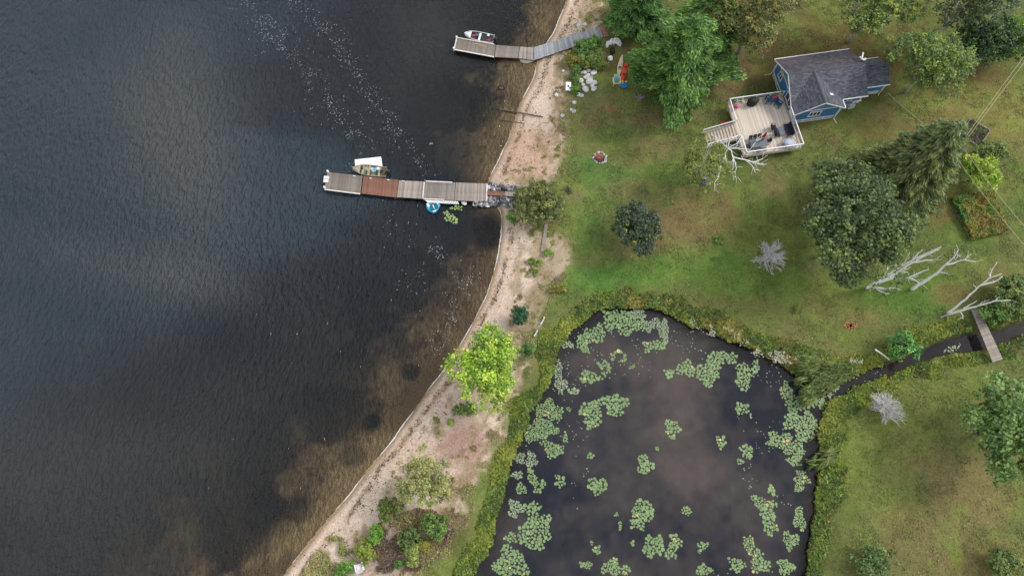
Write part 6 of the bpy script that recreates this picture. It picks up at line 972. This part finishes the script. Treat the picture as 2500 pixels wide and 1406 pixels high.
LP = [
 ('lily patch crowding the north tip of the pond', [(1535, 790, 40, 28, 110, 4.6), (1490, 782, 18, 26, 42, 4.4), (1500, 768, 14, 12, 16, 3.2)], 'pad', .03),
 ('pale patch of tiny pads at the very top of the pond', [(1556, 765, 22, 12, 90, 2.2)], 'padp', 0), ('pale patch of tiny pads right of the north tip patch', [(1584, 795, 14, 15, 60, 2.4), (1602, 786, 8, 16, 24, 2)], 'padp', 0), ('loose column of tiny pads along the north east of the pond tip', [(1620, 806, 14, 30, 110, 2.3)], 'padp', 0),
 ('lily patch with orange tinged pads in the north west bay', [(1442, 822, 30, 18, 80, 4.4), (1462, 812, 16, 22, 50, 4.2), (1422, 836, 16, 14, 44, 4.0)], 'pad', .06), ('tight cluster of small pads just below the north west bay patch', [(1430, 854, 10, 9, 42, 2.6)], 'pad', 0), ('scattering of small grey pads by the north west bank', [(1386, 842, 16, 8, 34, 2.8)], 'padp', 0),
 ('patch right of the north tip, pads thickest at its lower edge', [(1601, 842, 28, 12, 56, 3.8), (1580, 857, 8, 5, 7, 5)], 'pad', .05), ('ring of a few pads between the north tip and the middle left patches', [(1512, 860, 10, 4, 9, 4.6), (1496, 870, 5, 8, 7, 4.2), (1524, 874, 5, 9, 7, 4.2), (1519, 881, 6, 3, 4, 3.6)], 'pad', .12),
 ('oval patch with a trailing arm on its upper right, west of centre', [(1441, 920, 25, 16, 66, 5), (1470, 889, 13, 9, 14, 4.6), (1486, 900, 6, 12, 12, 4.2), (1474, 912, 9, 5, 8, 4.4)], 'pad', .06), ('short row of pads in open water right of the trailing arm', [(1542, 896, 10, 5, 7, 3)], 'pad', .05),
 ('left lobe of the big paired patch in the west of the pond', [(1444, 1002, 30, 26, 105, 4.9), (1446, 1030, 20, 16, 48, 4.9)], 'pad', .04), ('right lobe of the big paired patch in the west of the pond', [(1502, 987, 31, 28, 118, 4.9)], 'pad', .03),
 ('broad patch of mid sized pads at the western bend of the bank', [(1336, 1000, 28, 24, 190, 3.2), (1364, 1010, 10, 20, 26, 3), (1388, 998, 8, 6, 8, 2.6)], 'pad', .03), ('sprawling open patch below the broad western patch', [(1328, 1046, 34, 24, 150, 3.3), (1297, 1060, 16, 22, 60, 2.8)], 'pad', .04), ('clump of larger pads at the lower end of the western sprawl', [(1352, 1098, 24, 18, 74, 4.4), (1330, 1082, 12, 8, 18, 3.8)], 'pad', .05), ('few pads with a yellow one east of the western sprawl', [(1380, 1068, 6, 12, 16, 2.8)], 'pad', .05),
 ('long thin scattering of small pads off the west bank', [(1362, 905, 12, 26, 56, 2.8), (1370, 940, 16, 16, 44, 2.8), (1400, 955, 14, 8, 14, 4.2)], 'padp', 0),
 ('sparse speckle of tiny pads under the west bank willowherbs', [(1268, 1118, 16, 14, 60, 2), (1297, 1122, 14, 20, 56, 2.8), (1262, 1160, 14, 10, 24, 2.6)], 'padp', 0), ('drifting chain of pads in the lower west', [(1296, 1160, 10, 16, 26, 3.8), (1306, 1178, 8, 12, 20, 3.6), (1272, 1193, 14, 12, 34, 3.2), (1312, 1198, 9, 6, 12, 4.2), (1324, 1180, 9, 10, 13, 4)], 'pad', .03), ('hook shaped cluster east of the drifting chain', [(1362, 1163, 8, 5, 9, 4), (1368, 1178, 12, 12, 22, 4.2)], 'pad', .05),
 ('compact round patch in the lower middle left', [(1458, 1185, 24, 19, 56, 5)], 'pad', .04), ('compact egg shaped patch right of the lower middle left one', [(1573, 1133, 19, 24, 62, 4.7)], 'pad', .03), ('compact patch tapering downward near the pond centre', [(1641, 1046, 18, 23, 62, 4.4)], 'pad', .03),
 ('large patch south of the pond centre', [(1567, 1250, 28, 26, 96, 4.6), (1556, 1276, 20, 18, 40, 4.2), (1580, 1243, 16, 18, 30, 4.6)], 'pad', .05), ('patch below the large southern patch, thicker on its right', [(1592, 1336, 24, 24, 80, 4.8), (1607, 1320, 12, 12, 22, 4.4), (1545, 1325, 6, 6, 8, 4.2)], 'pad', .05), ('tall narrow patch right of the thicker one in the south', [(1648, 1322, 15, 18, 46, 4.4), (1637, 1350, 14, 13, 32, 4.6)], 'pad', .05),
 ('very large merged patch in the south west of the pond', [(1312, 1292, 38, 36, 180, 5), (1300, 1244, 20, 22, 44, 5), (1304, 1324, 22, 18, 50, 5), (1276, 1310, 12, 14, 20, 4.4)], 'pad', .03), ('loose small pads on the upper left of the very large merged patch', [(1258, 1240, 18, 22, 86, 3.2)], 'padp', 0), ('very large patch cut by the bottom edge at the pond corner', [(1247, 1374, 42, 36, 240, 4.9), (1248, 1312, 15, 12, 40, 4)], 'pad', .02),
 ('patch cut by the bottom edge south of the centre', [(1493, 1384, 24, 18, 84, 3.8), (1528, 1390, 10, 12, 26, 3.8), (1432, 1378, 16, 8, 30, 3.6)], 'pad', .06), ('little irregular cluster above the patch cut by the bottom edge', [(1457, 1342, 9, 10, 28, 3.2), (1444, 1325, 4, 6, 6, 2.6)], 'pad', .03), ('thin vertical speckle of pads left of the southern patch', [(1514, 1282, 4, 12, 16, 2.6), (1505, 1256, 5, 5, 6, 2.4)], 'pad', 0),
 ('small cluster right of the large southern patch', [(1676, 1246, 13, 12, 17, 3.8)], 'pad', 0), ('five pads in open water left of centre', [(1441, 1112, 9, 7, 7, 3.8)], 'pad', 0), ('four small pads below the pond centre', [(1605, 1096, 6, 5, 7, 3)], 'pad', 0),
 ('arching patch east of the pond middle', [(1675, 900, 24, 20, 62, 4.3), (1728, 914, 30, 26, 118, 4.5), (1752, 872, 22, 17, 60, 4.2), (1784, 874, 16, 14, 42, 3.9), (1738, 890, 20, 16, 36, 4.3)], 'pad', .04), ('little outlying group left of the arching patch', [(1634, 911, 12, 12, 20, 4.4)], 'pad', 0), ('patch hanging down right of the arching patch', [(1818, 906, 24, 20, 70, 4.3), (1815, 936, 18, 18, 50, 4.5), (1846, 890, 8, 14, 18, 3.8)], 'pad', .03),
 ('tidy cluster of about thirty pads in the open east', [(1811, 997, 17, 15, 33, 4.5), (1833, 1014, 3, 6, 4, 3)], 'pad', .03), ('loose cluster of pads left of the eastern mat, middle', [(1822, 1100, 16, 18, 30, 4.2), (1806, 1126, 7, 7, 9, 3.6)], 'pad', .03), ('cluster of pads further west of the eastern mat', [(1760, 1078, 11, 15, 24, 4)], 'pad', .1),
 ('top of the eastern mat below the reeds', [(1920, 955, 15, 22, 56, 4.2), (1938, 985, 22, 22, 90, 4.2), (1975, 980, 20, 18, 64, 4.2), (2003, 985, 12, 14, 30, 4)], 'pad', .01), ('middle of the eastern mat', [(1938, 1025, 26, 24, 124, 4.2), (1976, 1030, 20, 24, 96, 4), (1962, 1058, 24, 20, 90, 4)], 'pad', .01), ('left wing of the eastern mat reaching into open water', [(1908, 1078, 36, 18, 116, 4.2), (1940, 1096, 28, 22, 110, 4.2), (1886, 1062, 12, 12, 18, 4.2)], 'pad', .02), ('lowest lobe of the eastern mat', [(1940, 1124, 18, 12, 36, 4.2)], 'pad', .02),
 ('pads across the mouth of the creek', [(2036, 945, 14, 10, 30, 3.6), (2020, 962, 12, 8, 20, 3.6)], 'padp', 0), ('chain of small pads below the eastern mat', [(1957, 1166, 18, 18, 50, 3.2), (1950, 1188, 12, 12, 22, 2.8)], 'pad', .06),
 ('upper end of the long south eastern chain', [(1883, 1195, 8, 10, 13, 4.6), (1842, 1216, 10, 7, 13, 3.8), (1868, 1230, 28, 13, 42, 4.2)], 'pad', .04), ('middle of the long south eastern chain', [(1876, 1256, 18, 14, 36, 4.8), (1880, 1285, 17, 20, 54, 4.4)], 'pad', .03), ('right hand strip of small pads along the south east bank', [(1952, 1266, 14, 30, 110, 3), (1930, 1318, 20, 20, 70, 3.6)], 'pad', .02),
 ('patch in the south east with an orange pad', [(1856, 1376, 26, 20, 72, 4.4), (1850, 1352, 12, 10, 20, 3.8)], 'pad', .05), ('round patch left of the one with the orange pad', [(1798, 1378, 20, 17, 52, 4.8)], 'pad', .06), ('patch at the bottom right corner of the pond', [(1918, 1384, 20, 18, 66, 3.8)], 'pad', .02), ('scatter of small pads above the round south eastern patch', [(1828, 1328, 14, 22, 44, 2.8)], 'pad', .1),
 ('small cluster high on the south eastern open water', [(1716, 1332, 13, 10, 22, 3.8), (1706, 1347, 4, 4, 4, 3)], 'pad', .04), ('cluster cut by the bottom edge below that small cluster', [(1718, 1390, 20, 12, 44, 4)], 'pad', .05), ('speckle of pads on the creek left of the footbridge', [(2325, 852, 26, 9, 26, 2.0, 20)], 'padp', 0),
 ('green lilies in the lake below the pedal boat', [(1102, 534, 17, 10, 34, 4, -30), (1090, 520, 8, 5, 8, 3)], 'padg', 0), ('faint green lilies between the dock and the larger lake patch', [(1116, 508, 14, 6, 17, 3.2)], 'padg', 0)]
for lb, el, m, yl in LP: patch(lb, el, m, yl)
# scattered single tiny pads
x, y = scatter(9000, BX, lambda x, y: (bil(dPw, x, y) < -.5) & (fbm(x, y, 4, 3, 310)+.10*np.exp(bil(dPw, x, y)/2.5) > .60) & (bil(dPw, x, y) > -9)); n = min(len(x), 900); L = Leaves(); L.add(np.stack([x[:n], y[:n], .012+.02*rng.random(n)], -1), np.tile([0, 0, 1.], (n, 1)), .10+.12*rng.random(n), np.array(C(142, 158, 136)), 1); tag(obj('duckweed', L.mesh('duckweed', 'dry')), 'tiny pale floating leaves sprinkled near the pond edges', 'floating leaves', kind='stuff')
# ------------------------------------------------------------------ foam on the lake
M['foamw'] = mat('foam_bubbles', (.58, .59, .60), .6, .05)
def fleck(paths, n):
    P_ = []
    for pts, wd, k in paths:
        W = [G(a, b, 0) for a, b in pts]; 
        for i in range(int(k*1.1)):
            t = rng.random()*(len(W)-1); j = int(t); p = W[j].lerp(W[j+1], t-j); P_.append((p[0]+rng.normal()*wd*.8, p[1]+rng.normal()*wd*.8))
    return np.array(P_)
fk = fleck([([(575, 0), (620, 30), (650, 70), (690, 95), (740, 150), (770, 200), (800, 240), (840, 290), (880, 330), (905, 375)], 1.35, 640), ([(710, 0), (760, 40), (800, 70), (830, 110), (860, 160), (885, 210), (915, 255), (950, 305), (985, 350), (1020, 400), (1035, 425)], 1.15, 680), ([(650, 95), (700, 105)], 2.2, 120), ([(760, 260), (820, 270), (850, 310)], 1.2, 70), ([(890, 470), (930, 530), (980, 570), (1030, 640), (1060, 690)], 1.4, 70), ([(1045, 597), (1080, 620), (1110, 650), (1115, 665)], .7, 130), ([(1150, 660), (1130, 700), (1100, 750), (1085, 800), (1072, 850)], 1.0, 240), ([(1000, 690), (1060, 710)], 1.5, 40), ([(870, 400), (860, 420)], .9, 18)], 0)
kk = fbm(fk[:, 0], fk[:, 1], 1.3, 3, 330) > .43; fk = fk[kk]; kk = bil(GZ, fk[:, 0], fk[:, 1]) < -.05; fk = fk[kk]; n = len(fk); L = Leaves(); L.add(np.column_stack([fk, .02+.01*rng.random(n)]), np.tile([0, 0, 1.], (n, 1))+rng.normal(size=(n, 3))*.1, .05+.09*rng.random(n)**2, np.array([.40, .43, .45]), 1.5); tag(obj('foam_flecks', L.mesh('foam_flecks', 'dry')), 'streaks of white foam flecks drifting on the lake', 'foam', kind='stuff')
# wave edge
mb = MB(); acc = 0; z0_ = contour = None
S_ = SHORE; seg = np.hypot(*(S_[1:]-S_[:-1]).T); cum = np.concatenate([[0], np.cumsum(seg)]); k = int(cum[-1]/.3); prev = None
for i in range(k):
    s_ = cum[-1]*i/k; j = min(len(seg)-1, int(np.searchsorted(cum, s_)-1)); j = max(j, 0); t = (s_-cum[j])/seg[j]; p = S_[j]*(1-t)+S_[j+1]*t; d = (S_[j+1]-S_[j])/seg[j]; nrm = np.array([d[1], -d[0]])
    off = -float(bil(dLw-dL, p[:1], p[1:2])[0])*(1); f = float(fbm(np.array([s_]), np.array([0.]), 3.0, 3, 340)[0]); wdt = max(0, (f-.46))*.75*(.4+.9*rng.random()); wdt = min(wdt, .13)
    if G(0, 0)[1] is None or inpoly(np.array([p[0]]), np.array([p[1]]), polyW([(1160, 440), (1290, 440), (1290, 506), (1160, 506)]))[0]: wdt = 0
    sgn = 1 if inpoly(np.array([p[0]+nrm[0]*.5]), np.array([p[1]+nrm[1]*.5]), LAKE)[0] else -1; nrm = nrm*sgn; c = p+nrm*(.05-off*0)+nrm*(-(dLw-dL)[min(max(int(np.searchsorted(YS, p[1]))-1, 0), ny-1), min(max(int(np.searchsorted(XS, p[0]))-1, 0), nx-1)])*-1.0
    cur = (c-nrm*wdt/2*(.6+.8*rng.random()), c+nrm*wdt/2*(.6+.8*rng.random()), wdt)
    if prev is not None and prev[2] > 0 and wdt > 0: mb.add([(*prev[0], .035), (*prev[1], .03), (*cur[1], .03), (*cur[0], .035)], [(0, 1, 2, 3)])
    prev = cur
tag(mb.build('wave_foam', M['foamw']), 'broken white line of foam where the lake laps the sand', 'foam', kind='stuff')
